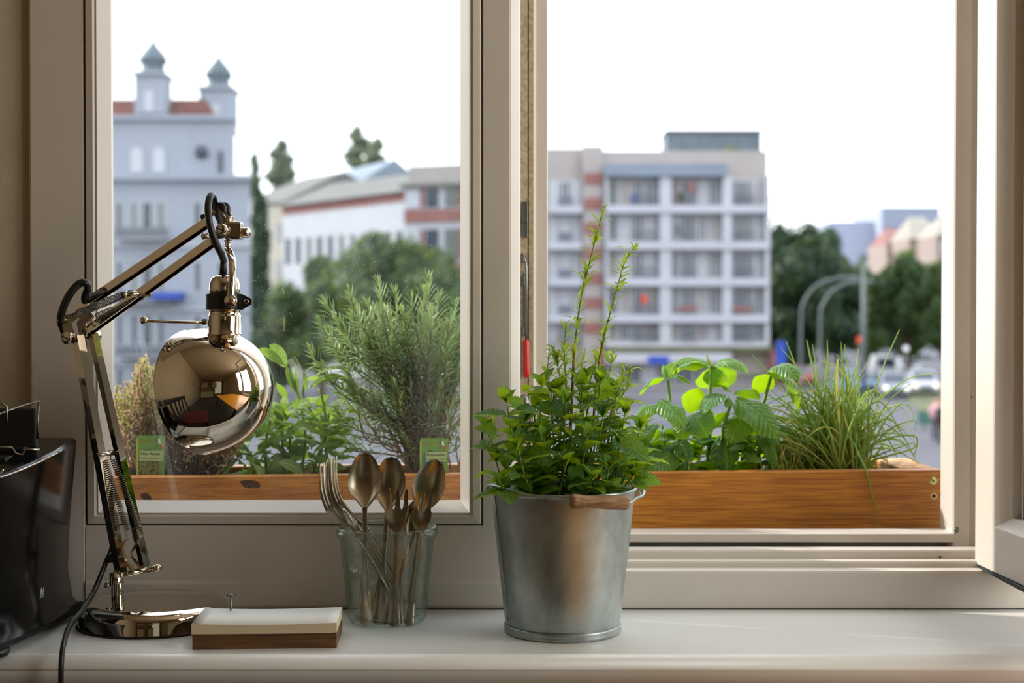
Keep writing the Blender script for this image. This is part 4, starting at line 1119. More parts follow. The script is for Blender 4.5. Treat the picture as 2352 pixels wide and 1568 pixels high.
for ti, (tx, ty, dy) in enumerate(tips):
    tip = P(tx, ty, 1.385 + dy * 1.1)
    b0 = bk + Vector(((tip.x - bk.x) * .45 + rnd.uniform(-.012, .012), dy * .6 + rnd.uniform(-.01, .01), .119))
    mid = (b0 + tip) / 2 + Vector(((tip.x - bk.x) * .12, dy * .1, rnd.uniform(-.004, .008)))
    path = smooth_path([b0, mid, tip], 8)
    m_ = MB(); m_.tube(path, [.0013 - .0006 * i / (len(path) - 1) for i in range(len(path))], 6); m_.build('stem', M['stem_g'], mint)
    L_ = (tip - b0).length; nn = max(2, int(L_ / .0155)); ph = rnd.uniform(0, PI)
    for k in range(nn + 1):
        t = .16 + .84 * k / nn; i = min(len(path) - 1, int(t * (len(path) - 1))); p = path[i]
        up = (path[min(i + 1, len(path) - 1)] - path[max(0, i - 1)]).normalized()
        a = ph + k * PI / 2
        if k == nn: sizes = (.022, .018); lift = .9
        else: sizes = (rnd.uniform(.026, .040), rnd.uniform(.024, .038)); lift = rnd.uniform(.0, .5)
        if p.z < .128: continue
        for s, L in ((0, sizes[0]), (PI, sizes[1])):
            d = Vector((math.cos(a + s), math.sin(a + s) * .8, 0)); d = (d + up * lift + rv(.18)).normalized()
            pe = p + d * .003
            tp_ = p + d * L + Vector((0, 0, -.004 * (k < nn)))
            o = leaf_at(rnd.choice(mm), pe, tp_, Vector((0, 0, 1)) + up * .4 - d * .2 + rv(.35), mint)
            nleaf += 1
        if k == nn:
            for s in (.8, 2.4, 4.2): leaf_at(rnd.choice(mm), p, p + (Vector((math.cos(a + s) * .7, math.sin(a + s) * .5, .8))).normalized() * rnd.uniform(.012, .020), Vector((-math.cos(a + s), -.8, .5)), mint)
    if ti % 9 == 4: pass
for (b_, t_, y) in (((1262, 905), (1226, 905), 1.38), ((1200, 935), (1160, 915), 1.36), ((1195, 945), (1172, 918), 1.37), ((1175, 1085), (1140, 1112), 1.345), ((1375, 915), (1395, 868), 1.39), ((1300, 980), (1312, 1000), 1.34), ((1165, 1030), (1185, 1012), 1.345)):
    leaf_at(mmy if b_[0] in (1262, 1175, 1300) else mm[0], P(*b_, y), P(*t_, y - .004), (0.3, -.8, .5), mint, ws=1.15)
for (b_, t_, y) in (((1312, 1070), (1330, 1122), 1.335), ((1300, 1110), (1330, 1140), 1.34), ((1455, 1105), (1520, 1112), 1.345), ((1452, 1110), (1488, 1125), 1.34), ((1440, 1060), (1428, 1030), 1.345), ((1140, 998), (1090, 984), 1.36), ((1420, 1020), (1492, 1062), 1.335), ((1270, 1055), (1220, 1070), 1.335)):
    leaf_at(mm[1], P(*b_, y), P(*t_, y - .004), (0.1, -.7, .7), mint, ws=1.1)

# ------------------------------------------------------------------ tarragon stalks
tar = empty('tarragon_plant', bk + Vector((.01, .03, .12)), 'tall thin tarragon stalks with narrow leaves rising from the zinc bucket', 'herb')
tl = [leaf_mesh('leaf', M['tarragon'], .17, c_, .2, 4, 8, .42, 1.0, seed=i) for i, c_ in enumerate((1.0, 1.8, 2.6, -.6))]
rnd = random.Random(5)
stalks = [([(1300, 1120), (1312, 960), (1316, 860), (1322, 780), (1334, 690), (1350, 620), (1370, 540), (1388, 478)], 1.41, 26, 1.0, .0016),
          ([(1350, 1120), (1366, 930), (1378, 820), (1396, 740), (1418, 660), (1436, 600), (1458, 566)], 1.41, 24, .9, .0015),
          ([(1310, 1100), (1330, 960), (1360, 860), (1372, 815)], 1.42, 14, .9, .0013), ([(1390, 1110), (1400, 990), (1420, 900), (1434, 840)], 1.41, 14, .9, .0013),
          ([(1280, 1100), (1290, 940), (1285, 860), (1270, 800)], 1.42, 15, .9, .0012), ([(1290, 1100), (1300, 900), (1296, 820), (1300, 740)], 1.43, 18, .9, .0012),
          ([(1275, 1100), (1268, 930), (1258, 850), (1262, 800)], 1.44, 12, .8, .0011), ([(1375, 1100), (1400, 960), (1440, 890), (1446, 845)], 1.40, 12, .8, .0011),
          ([(1300, 1100), (1335, 960), (1330, 880), (1345, 800)], 1.44, 15, .9, .0012), ([(1340, 1100), (1350, 940), (1392, 880), (1410, 800)], 1.43, 14, .9, .0012)]
for pts, Y, nl, sc_, r0 in stalks:
    path = smooth_path([P(x, y, Y) for x, y in pts], 8); n = len(path)
    h = n * 2 // 5; m_ = MB(); m_.tube(path[:h + 1], [r0 * (1 - .4 * i / n) for i in range(h + 1)], 6); m_.build('stem', M['stem_p'], tar)
    m_ = MB(); m_.tube(path[h:], [r0 * (1 - .8 * i / n) for i in range(h, n)], 6); m_.build('stem', M['stem_g'], tar)
    a = rnd.uniform(0, 6)
    for k in range(nl):
        t = .30 + .70 * k / (nl - 1); i = min(n - 1, int(t * (n - 1))); p = path[i]
        up = (path[min(i + 1, n - 1)] - path[max(i - 1, 0)]).normalized(); a += 2.4
        L = (.020 if t < .85 else .020 - .075 * (t - .85)) * sc_ * rnd.uniform(.7, 1.25)
        d = Vector((math.cos(a), math.sin(a) * .7, 0)); d = (d + up * rnd.uniform(.3, .9)).normalized()
        leaf_at(rnd.choice(tl), p, p + d * L, up + Vector((0, 0, .4)) + rv(.4), tar, ws=rnd.uniform(.9, 1.4))
        for _ in range(2): leaf_at(rnd.choice(tl), p, p + (Vector((-d.x, -d.y, d.z)) + rv(.6)).normalized() * L * rnd.uniform(.4, .8), up + rv(.4), tar)

# ------------------------------------------------------------------ basil in the planter
basil = empty('basil_plant', (.20, 1.70, .11), 'basil plant with large glossy leaves in the right half of the planter box', 'herb')
bl = [leaf_mesh('leaf', M['basil'], .60, c_, .10, 8, 12, .45, .9, 0, .12, cup=.22, ruffle=.5, seed=i) for i, c_ in enumerate((.6, 1.3, 2.1, .2))]
BY = 1.69
def Q(x, y, dy=0): return P(1440 + x / 4.61, 780 + y / 4.61, BY + dy)
stems = [([(690, 1500), (600, 1180), (480, 870), (450, 560), (435, 420)], .0, .0026), ([(820, 1500), (870, 1180), (872, 700), (895, 320), (880, 270)], .01, .0030), ([(1150, 1500), (1020, 1100), (1030, 900), (1110, 660)], -.02, .0028),
         ([(1190, 1500), (1240, 1150), (1290, 1010)], -.01, .0022), ([(1390, 1500), (1400, 900), (1440, 700), (1530, 380)], .02, .0028), ([(500, 1500), (420, 1150), (370, 900)], -.02, .002), ([(330, 1500), (240, 1200), (220, 1050)], .0, .002), ([(640, 1500), (650, 1300), (640, 1150)], -.03, .0026), ([(150, 1500), (120, 1200), (150, 980)], .02, .002)]
for pts, dy, r_ in stems:
    path = smooth_path([Q(x, y, dy) for x, y in pts], 6); m_ = MB(); m_.tube(path, [r_ * (1 - .35 * i / len(path)) for i in range(len(path))], 8); m_.build('stem', M['stem_g'], basil)
BL = [  # base, tip, dy base, dy tip, width, kind, normal
 ((900, 275), (455, 275), .01, .0, .42, 1, (.0, -.35, 1)), ((920, 275), (1292, 372), .01, .0, .62, 2, (.2, -.45, 1)),
 ((905, 290), (1075, 505), .01, .035, .95, 0, (.3, 1, .5)), ((880, 300), (860, 520), .01, .04, .85, 0, (-.3, 1, .4)),
 ((860, 290), (470, 362), .0, -.02, .42, 1, (0, .5, 1)), ((430, 395), (125, 600), .0, -.01, .40, 1, (0, .4, 1)),
 ((430, 400), (510, 255), .0, -.01, .80, 1, (-.5, -1, .3)), ((420, 400), (380, 270), .0, .0, .7, 0, (-.9, -.6, .2)), ((440, 385), (665, 470), .0, -.02, .46, 1, (.1, -.2, 1)),
 ((740, 510), (680, 785), .02, .03, .85, 1, (-.3, 1, .2)), ((1080, 600), (800, 795), -.02, -.03, .95, 2, (-.6, -.35, .9)),
 ((1150, 640), (1600, 1060), -.02, -.05, .62, 1, (.45, -1, .7)), ((1150, 610), (1625, 1170), -.01, .0, .50, 1, (.7, -.5, .7)),
 ((1150, 560), (1400, 640), -.01, .02, .50, 1, (0, .6, 1)), ((1100, 560), (900, 490), .0, .02, .5, 1, (0, .2, 1)),
 ((1530, 380), (1345, 555), .02, .03, 1.0, 0, (-.3, 1, .5)), ((1510, 350), (1800, 760), .02, .0, .62, 2, (.8, -.5, .7)), ((1520, 345), (1815, 440), .02, -.02, .62, 2, (.2, -.8, .8)),
 ((345, 640), (625, 925), -.02, -.05, .62, 0, (.4, -1, .6)), ((350, 705), (95, 850), .0, -.01, .60, 1, (-.5, -.8, .7)),
 ((660, 800), (850, 1040), -.02, -.04, 1.1, 2, (.1, -1, .6)), ((600, 830), (600, 1060), -.02, -.035, .9, 2, (-.2, -1, .5)),
 ((1030, 1020), (1060, 1430), -.02, -.035, .66, 0, (.1, -1, .1)), ((1000, 1010), (910, 1300), -.02, -.03, .40, 0, (-.5, -1, .1)),
 ((1250, 790), (1095, 1110), -.01, -.035, .66, 1, (-.3, -1, .3)), ((1300, 830), (1250, 1200), .0, -.01, .5, 1, (.3, -1, .3)),
 ((1395, 1010), (1570, 1365), -.02, -.04, .42, 1, (.6, -1, .3)), ((1580, 900), (1820, 1110), .0, -.01, .48, 1, (.3, -.8, .8)), ((1290, 1010), (1420, 1060), -.01, -.02, .3, 1, (0, -.4, 1)),
 ((500, 1215), (165, 1440), -.03, -.045, .70, 1, (-.3, -1, .6)), ((520, 1230), (400, 1440), -.03, -.03, .62, 1, (.3, -1, .3)), ((335, 885), (185, 1175), .0, -.01, .45, 2, (-.5, -.6, .4)),
 ((240, 890), (320, 1060), .01, .02, .5, 1, (.5, 1, .4)), ((380, 960), (500, 1020), .0, -.02, .8, 1, (.2, -1, .6)), ((300, 1150), (500, 1070), -.02, -.03, .4, 2, (0, -.2, 1)),
 ((580, 1190), (700, 1240), -.03, -.04, .7, 1, (0, -.5, 1)), ((600, 1180), (500, 1230), -.03, -.04, .5, 1, (0, -.3, 1)), ((860, 900), (930, 770), .0, .02, .5, 1, (-.4, 1, .4)), ((870, 930), (1060, 760), .0, -.02, .4, 0, (.2, .6, .6)),
 ((860, 940), (880, 800), .0, .02, .6, 0, (.3, 1, .3)), ((1090, 620), (1050, 720), -.04, -.045, .7, 0, (-.2, -1, .4)), ((905, 320), (1000, 210), .01, .01, .3, 0, (.5, -.6, .6)), ((890, 290), (840, 150), .01, .01, .25, 0, (-.8, -.4, .3))]
for (b_, t_, d0, d1, w, k, nr) in BL:
    leaf_at(bl[k], Q(*b_, d0), Q(*t_, d1), nr, basil, ws=w / .60)
rnd = random.Random(21)
for k in range(105):
    x = rnd.uniform(-40, 1560); y = rnd.uniform(1020, 1400) - (120 if x < 600 else 0) * rnd.random(); dy = rnd.uniform(-.03, .05); a = rnd.uniform(0, 2 * PI)
    p = Q(x, y, dy); L = rnd.uniform(.022, .042); d = Vector((math.cos(a), math.sin(a) * .7, rnd.uniform(-.5, .5))).normalized()
    leaf_at(rnd.choice(bl), p, p + d * L, Vector((0, 0, 1)) + rv(.7), basil, ws=rnd.uniform(.8, 1.1))

# ------------------------------------------------------------------ chives
chive = empty('chives_plant', (.385, 1.695, .115), 'clump of thin grassy chives at the right end of the planter box', 'herb')
rnd = random.Random(3)
CY = 1.695
def blade(pts, r0, mt, name='blade'):
    path = smooth_path(pts, 6); n = len(path); m_ = MB()
    m_.tube(path, [r0 * (1 - .75 * (i / (n - 1)) ** 2) for i in range(n)], 5, caps=False); return m_.build(name, mt, chive, weld=False)
special = [([(1950, 1090), (1990, 980), (2000, 930), (2030, 840), (2066, 757)], 0), ([(1960, 1090), (1975, 960), (2030, 910), (2090, 868), (2160, 856)], 0), ([(1950, 1090), (1985, 1000), (2040, 960), (2080, 1010), (2112, 1072)], 0),
           ([(1940, 1090), (1970, 1020), (2030, 1000), (2060, 1050)], 0), ([(1930, 1090), (1960, 1040), (2040, 1030), (2120, 1068)], 0), ([(1900, 1085), (1890, 950), (1860, 880), (1795, 800)], 0),
           ([(1890, 1085), (1850, 950), (1830, 850), (1805, 782)], 0), ([(1900, 1085), (1860, 960), (1780, 870), (1728, 815)], 0), ([(1910, 1085), (1905, 900), (1900, 780)], 0), ([(1920, 1085), (1870, 860), (1853, 780)], 0), ([(1925, 1085), (1885, 900), (1866, 790)], 0),
           ([(1930, 1085), (1935, 880), (1932, 785)], 0), ([(1940, 1085), (1960, 900), (1972, 798)], 1), ([(1925, 1085), (1950, 900), (1940, 790)], 0), ([(1900, 1085), (1960, 930), (1930, 850), (1888, 828)], 1), ([(1880, 1085), (1830, 1010), (1740, 1005), (1700, 1040)], 0),
           ([(1920, 1085), (1960, 1010), (2010, 1000), (2040, 1058)], 0), ([(1885, 1085), (1885, 1000), (1892, 930), (1903, 910)], 0), ([(1945, 1085), (1990, 1035), (2082, 1028)], 0)]
for pts, y_ in special:
    Y = CY + rnd.uniform(-.02, .02); blade([P(x, y, Y) for x, y in pts], rnd.uniform(.0011, .0016), M['chive_y'] if y_ else M['chive'])
m_p = [P(1948, 1002, 1.655), P(1962, 1020, 1.645), P(1978, 1055, 1.636), P(1990, 1082, 1.626), P(2000, 1120, 1.624), P(2010, 1165, 1.624), P(2015, 1221, 1.624)]
blade(m_p, .0013, M['chive'])
cnt = len(special) + 1
for k in range(275):
    bx = rnd.gauss(1925, 34); bx = max(1840, min(1990, bx)); Y = CY + rnd.gauss(0, .022); Y = max(1.655, min(1.74, Y))
    lean = rnd.gauss(-22, 95) + (bx - 1925) * .8; h = rnd.uniform(110, 285) * (1 - min(.55, abs(lean) / 420))
    if rnd.random() < .36:
        # flopping blade
        q = lean * 1.5 + (-60 if rnd.random() < .6 else 30)
        pts = [(bx, 1092), (bx + q * .35, 1092 - h * .62), (bx + q * .8, 1092 - h * .78), (bx + q * 1.3, 1092 - h * rnd.uniform(.35, .66))]
    else:
        pts = [(bx, 1092), (bx + lean * .25, 1092 - h * .45), (bx + lean * .6 + rnd.uniform(-10, 10), 1092 - h * .8), (bx + lean + rnd.uniform(-18, 18), 1092 - h)]
    pts = [(max(1680, min(2100, x)), y) for x, y in pts]
    y2 = Y + rnd.uniform(-.03, .03)
    blade([P(x, y, Y + (y2 - Y) * i / 3) for i, (x, y) in enumerate(pts)], rnd.uniform(.0009, .0015), M['chive_y'] if rnd.random() < .22 else M['chive'])
# fine blades lying at the foot, too many to count
m_ = MB()
for k in range(220):
    bx = rnd.uniform(1780, 2000); Y = rnd.uniform(1.66, 1.745); q = rnd.uniform(-70, 60); h = rnd.uniform(20, 90)
    m_.tube(smooth_path([P(bx, 1094, Y), P(bx + q * .5, 1094 - h, Y), P(bx + q, 1094 - h * rnd.uniform(.3, 1.2), Y + .01)], 3), .0007, 3, caps=False)
tag(m_.build('short_blades', M['chive_y'], chive, weld=False), kind='stuff')

# ------------------------------------------------------------------ rosemary
ros = empty('rosemary_plant', (-.095, 1.70, .11), 'large rosemary bush with grey-green needles behind the left pane', 'herb')
rnd = random.Random(8)
base = P(985, 1092, 1.70)
def sprig(path, dens, parent, r0=.0011, nl=.0235):
    n = len(path); m_ = MB(); m_.m = 0
    L_ = sum((path[i + 1] - path[i]).length for i in range(n - 1)); cnt_ = int(L_ * dens); a = rnd.uniform(0, 6)
    m_.tube(path, [r0 * (1 - .6 * i / n) for i in range(n)], 4, caps=False); m_.m = 1
    for k in range(cnt_):
        t = k / cnt_; f_ = t * (n - 1); i = min(n - 2, int(f_)); p = path[i].lerp(path[i + 1], f_ - i)
        up = (path[i + 1] - path[i]).normalized(); a += 2.2; u = up.orthogonal().normalized(); w = up.cross(u)
        out = u * math.cos(a) + w * math.sin(a); open_ = 1.25 - .95 * max(0, t - .45) / .55
        d = (out * open_ + up * (.55 + .7 * t) + rv(.12)).normalized(); L = nl * rnd.uniform(.75, 1.2) * (1 - .45 * max(0, t - .8) / .2) * (.7 if t < .1 else 1)
        s = d.cross(up); s = s.normalized() * .00155 if s.length > 1e-4 else u * .00155
        bend = (up * .25 - Vector((0, 0, .55))) * L * .7
        p1 = p + d * L * .5 - bend * .3; p2 = p + d * L + bend * .5
        nn_ = d.cross(s).normalized() * .0006
        m_.add([p - s * .4, p + s * .4, p1 + s, p1 - s, p2, p1 + nn_], [[0, 1, 2, 5], [0, 5, 3], [3, 5, 4], [5, 2, 4]], False)
    o = m_.build('sprig', [M['stem_w'], M['rosemary']], parent, weld=False); o['kind'] = 'stuff'
    return o
tips = []
for (tx, ty) in ((745, 690), (800, 668), (812, 700), (868, 650), (905, 668), (945, 690), (985, 640), (972, 668), (1010, 680), (1045, 700), (1060, 730), (735, 740), (712, 805), (760, 760), (830, 730), (880, 720), (930, 735), (985, 720), (1030, 745), (770, 800), (1060, 790), (1085, 740), (850, 780), (905, 790), (960, 790), (1010, 800), (1085, 830), (800, 850), (740, 850), (1050, 860)):
    tips.append((tx, ty))
for k in range(58): tips.append((rnd.gauss(930, 95), rnd.uniform(700, 900)))
for k in range(26): tips.append((rnd.uniform(730, 1090), rnd.uniform(860, 1010)))
for (tx, ty) in tips:
    tx = max(705, min(1100, tx)); tip = P(tx, ty, rnd.uniform(1.655, 1.77))
    b_ = base + Vector((rnd.uniform(-.02, .02), rnd.uniform(-.015, .015), 0))
    fork_ = b_.lerp(tip, .5) + Vector((-(tip.x - b_.x) * .16, 0, .0))
    path = smooth_path([b_, fork_, b_.lerp(tip, .8) + Vector((0, 0, -.006)), tip], 6)
    cut = int(len(path) * (.30 if rnd.random() < .5 else .5))
    m_ = MB(); m_.tube(path[:cut + 1], [.0017 * (1 - .5 * i / cut) for i in range(cut + 1)], 5); m_.build('woody_stem', M['stem_w'], ros)
    sprig(path[cut:], 470, ros)
for k in range(26):
    a = P(rnd.uniform(930, 1060), 1092, rnd.uniform(1.66, 1.74)); q = rnd.uniform(-90, 60)
    m_ = MB(); m_.tube(smooth_path([a, a + Vector((q * .0002, 0, .03)) + rv(.006), a + Vector((q * .0005, 0, .05)) + rv(.012), a + Vector((q * .0007, 0, rnd.uniform(.03, .09)))], 5), .0009, 4); m_.build('woody_stem', M['stem_w'], ros)

# ------------------------------------------------------------------ sage
sage = empty('sage_plant', (-.235, 1.70, .11), 'sage plant with broad soft leaves behind the left pane, right of the lamp shade', 'herb')
sl = [leaf_mesh('leaf', M['sage'], .42, c_, .10, 6, 10, .5, .8, 0, .25, cup=.08, petiole=.12, seed=i) for i, c_ in enumerate((.4, 1.1, 1.8))]
SY = 1.70
def S_(x, y, dy=0): return P(580 + x / 2.8, 620 + y / 2.8, SY + dy)
for pts in ([(300, 1340), (340, 1100), (300, 820), (240, 640)], [(420, 1340), (440, 1050), (330, 820), (345, 680)], [(200, 1340), (190, 1050), (170, 860)], [(380, 1340), (470, 1000), (430, 760)], [(100, 1340), (80, 1150), (120, 950)], [(500, 1340), (470, 1100), (500, 900)], [(250, 1340), (240, 1150), (250, 1000)], [(-20, 1340), (0, 1200), (-80, 1180)]):
    path = smooth_path([S_(x, y, rnd.uniform(-.01, .01)) for x, y in pts], 6); m_ = MB(); m_.tube(path, [.0021 * (1 - .4 * i / len(path)) for i in range(len(path))], 6); m_.build('stem', M['stem_g'], sage)
SL = [((232, 640), (110, 478), 0, .01, 1.35, 0, (.7, .9, .3)), ((215, 620), (40, 505), 0, .01, .9, 0, (.3, .8, .6)), ((290, 810), (215, 620), 0, 0, .45, 0, (-.5, -1, 0)), ((290, 810), (250, 630), 0, 0, .4, 0, (-.5, -1, 0)), ((295, 810), (282, 620), 0, 0, .42, 0, (-.3, -1, 0)), ((300, 810), (270, 700), 0, 0, .4, 1, (-.3, -1, 0)),
      ((340, 790), (330, 650), -.01, -.01, .45, 1, (.3, -1, 0)), ((335, 690), (420, 620), 0, 0, .5, 2, (-.2, -.3, 1)), ((345, 700), (430, 700), 0, .02, .9, 0, (0, 1, .6)), ((360, 760), (650, 655), -.02, -.03, .42, 2, (-.2, -.4, 1)), ((365, 775), (585, 680), -.01, -.02, .5, 2, (0, -1, .6)),
      ((395, 885), (490, 800), 0, .01, .75, 0, (0, 1, .3)), ((220, 990), (160, 850), -.01, -.02, 1.3, 0, (0, -1, .3)), ((200, 1000), (110, 900), -.01, -.02, 1.2, 0, (-.2, -1, .3)), ((300, 920), (290, 820), -.01, -.02, 1.4, 1, (.1, -1, .5)), ((240, 1030), (450, 985), -.02, -.03, .85, 1, (0, -1, .6)), ((620, 740), (735, 860), -.01, -.02, 1.0, 1, (.2, -1, .4)),
      ((500, 890), (570, 960), .01, .03, .9, 0, (0, 1, .2)), ((430, 920), (480, 1060), -.01, -.01, .5, 1, (.4, -1, .2)), ((150, 720), (220, 830), .01, .02, .9, 0, (.3, 1, .2)), ((120, 1000), (20, 1080), -.01, -.02, .9, 1, (-.3, -1, .4)), ((-80, 1200), (-190, 1330), 0, -.01, .9, 1, (-.5, -.8, .5)), ((-60, 1210), (-130, 1150), 0, .01, 1.0, 0, (0, 1, .5)), ((-20, 1210), (60, 1290), 0, -.01, .9, 1, (0, -1, .6))]
for (b_, t_, d0, d1, w, k, nr) in SL: leaf_at(sl[k], S_(*b_, d0), S_(*t_, d1), nr, sage, ws=w)
rnd = random.Random(31)
for k in range(230):
    x = rnd.uniform(-60, 590); y = rnd.uniform(870, 1340); dy = rnd.uniform(-.035, .045); a = rnd.uniform(0, 2 * PI)
    p = S_(x, y, dy); L = rnd.uniform(.016, .034); d = Vector((math.cos(a), math.sin(a) * .8, rnd.uniform(-.3, .7))).normalized()
    leaf_at(rnd.choice(sl), p, p + d * L, Vector((0, 0, 1)) + rv(.7), sage, ws=rnd.uniform(.9, 1.3))

# ------------------------------------------------------------------ dried thyme
thy = empty('thyme_plant', (-.385, 1.70, .11), 'half dried brownish thyme bush behind the left pane at the far left', 'herb')
rnd = random.Random(17)
fol = MB(); fg = MB(); tw = MB()
def outline(px):
    for (a, b) in (((255, 880), (300, 870)), ((300, 870), (320, 815)), ((320, 815), (338, 798)), ((338, 798), (355, 830)), ((355, 830), (392, 835)), ((392, 835), (440, 830)), ((440, 830), (520, 900)), ((520, 900), (600, 1010))):
        if a[0] <= px <= b[0]: return a[1] + (b[1] - a[1]) * (px - a[0]) / (b[0] - a[0])
    return 900
for k in range(420):
    tx = rnd.uniform(256, 560); ty = outline(tx) + abs(rnd.gauss(0, 1)) * 70 + rnd.uniform(0, 12)
    if ty > 1050: ty = rnd.uniform(960, 1050)
    Y = rnd.uniform(1.655, 1.755); tip = P(tx, ty, Y); b_ = P(380 + (tx - 380) * .55 + rnd.uniform(-25, 25), 1095, 1.70 + (Y - 1.7) * .5)
    path = smooth_path([b_, b_.lerp(tip, .5) + rv(.008), b_.lerp(tip, .8) + rv(.006), tip], 5); n = len(path)
    tw.tube(path, .0006, 3, caps=False)
    F_ = fg if rnd.random() < .34 else fol
    t0 = .12 if rnd.random() < .5 else .5
    for q in range(46):
        t = t0 + (1 - t0) * rnd.random(); f_ = t * (n - 1); i = min(n - 2, int(f_)); p = path[i].lerp(path[i + 1], f_ - i) + rv(.0030)
        d = rv(1).normalized() * rnd.uniform(.0022, .0046); s = d.orthogonal().normalized() * d.length * .45
        F_.add([p, p + d * .5 + s, p + d, p + d * .5 - s], [[0, 1, 2, 3]])
tag(fol.build('foliage', M['thyme'], thy, weld=False), kind='stuff'); tag(fg.build('foliage', M['thyme_g'], thy, weld=False), kind='stuff', label='greener thyme leaves'); tag(tw.build('twigs', M['stem_w'], thy, weld=False), kind='stuff')

# ------------------------------------------------------------------ plant labels
def text(s, size, loc, parent, mt, name='lettering', align='LEFT', bold=False):
    cu = bpy.data.curves.new(name, 'FONT'); cu.body = s; cu.size = size; cu.align_x = align; cu.extrude = .00003
    if bold: cu.offset = size * .016
    t = bpy.data.objects.new(name, cu); COL.objects.link(t)
    bpy.context.view_layer.update()
    dg = bpy.context.evaluated_depsgraph_get(); me = bpy.data.meshes.new_from_object(t.evaluated_get(dg))
    bpy.data.objects.remove(t)
    R = Matrix.Rotation(PI / 2, 4, 'X'); me.transform(R); me.transform(Matrix.Translation(Vector(loc) - origin(parent)))
    me.materials.clear(); me.materials.append(mt)
    o = bpy.data.objects.new(name, me); COL.objects.link(o); o.parent = parent
    return o
M['ink'] = mat('black_ink', (28, 34, 28), .6); M['tag_g'] = mat('tag_green', (112, 158, 66), .45); M['tag_y'] = mat('tag_edge', (168, 196, 62), .45)
M['tag_b'] = mat('tag_band', (172, 198, 132), .5); M['tag_d'] = mat('tag_dark_green', (22, 96, 66), .5, var=.7, scale=500, rgb2=(90, 150, 110)); M['tag_o'] = mat('tag_olive', (128, 140, 66), .5, rgb2=(46, 52, 40), scale=420, var=.2)
M['tag_br'] = mat('tag_print', (170, 132, 40), .5); M['w'] = mat('tag_white', (236, 236, 236), .5); M['r'] = mat('tag_red', (214, 70, 34), .5); M['dg'] = mat('tag_flag_green', (16, 104, 72), .5)
def plant_tag(x0, x1, y0, y1, Y, word, sub, lab, pic):
    a = P(x0, y1 + 12, Y); b = P(x1, y0, Y); w = b.x - a.x; h = b.z - a.z
    t = empty('plant_label', ((a.x + b.x) / 2, Y, a.z), lab, 'label', 'plant labels')
    def rr(xa, xb, za, zb, r_, y, mt, name, par):
        pts = []
        for (cx, cz, a0) in ((xb - r_, zb - r_, 0), (xa + r_, zb - r_, 1), (xa + r_, za + r_, 2), (xb - r_, za + r_, 3)):
            for k in range(5): an = (a0 + k / 4) * PI / 2; pts.append((cx + r_ * math.cos(an), cz + r_ * math.sin(an)))
        m_ = MB(); m_.prism(pts, lambda p, q: Vector((p[0], q, p[1])), y, y + .0004); return m_.build(name, mt, par)
    card = rr(a.x, b.x, a.z - .012, b.z, w * .09, Y, M['tag_g'], 'card', t)
    rr(a.x + .0003, a.x + w * .07, a.z - .010, b.z - w * .10, .0002, Y - .0005, M['tag_y'], 'edge_stripe', card)
    # picture of the herb: a lumpy bush, flat print
    m_ = MB(); c_ = Vector((a.x + w * .42, Y - .0007, a.z + h * .36)); vv = [c_]
    for k in range(40):
        an = 2 * PI * k / 40; q = 1 + .16 * noise.noise(Vector((math.cos(an) * 3 + x0, math.sin(an) * 3, 1)))
        vv.append(Vector((min(b.x - w * .08, max(a.x + w * .08, c_.x + math.cos(an) * w * .40 * q)), c_.y, c_.z + math.sin(an) * h * .37 * q)))
    m_.add(vv, [[0, 1 + (k + 1) % 40, 1 + k] for k in range(40)]); m_.build('herb_picture', pic, card)
    rr(a.x + w * (.22 if word[0] == 'R' else .12), b.x - w * .04, a.z + h * .50, a.z + h * .70, .0003, Y - .0014, M['tag_b'], 'name_band', card)
    text(word, w * (.150 if word[0] == 'R' else .140), (a.x + w * (.26 if word[0] == 'R' else .14), Y - .0016, a.z + h * .615), card, M['ink'], bold=True)
    text(sub, w * .085, (a.x + w * (.26 if word[0] == 'R' else .14), Y - .0016, a.z + h * .535), card, M['ink'])
    text('PRODOTTO', w * .085, (a.x + w * .10, Y - .0010, b.z - h * .105), card, M['tag_br']); text('IN ITALIA', w * .085, (a.x + w * .10, Y - .0010, b.z - h * .155), card, M['tag_br'])
    def poly(pts, mt, nm):
        m_ = MB(); m_.prism([(a.x + w * p[0], b.z - h * p[1]) for p in pts], lambda p, q: Vector((p[0], q, p[1])), Y - .0012, Y - .0008); m_.build(nm, mt, card)
    # small map of a boot-shaped peninsula in green, white and red
    poly([(.68, .075), (.77, .065), (.77, .115), (.72, .115)], M['dg'], 'map_green'); poly([(.77, .065), (.83, .055), (.84, .09), (.88, .15), (.84, .175), (.78, .12)], M['w'], 'map_white')
    poly([(.84, .172), (.88, .150), (.95, .20), (.91, .235), (.89, .265), (.85, .26), (.89, .225)], M['r'], 'map_red'); poly([(.70, .19), (.735, .18), (.735, .225), (.71, .23)], M['dg'], 'map_green')
plant_tag(313, 378, 1000, 1103, 1.651, 'Timo Aureo', 'Thymus citr. Aureus', 'green plant label reading Timo Aureo in front of the dried thyme', M['tag_o'])
plant_tag(964, 1029, 1006, 1100, 1.651, 'Rosmarino', 'Rosmarinus officinalis', 'green plant label reading Rosmarino in front of the rosemary', M['tag_d'])
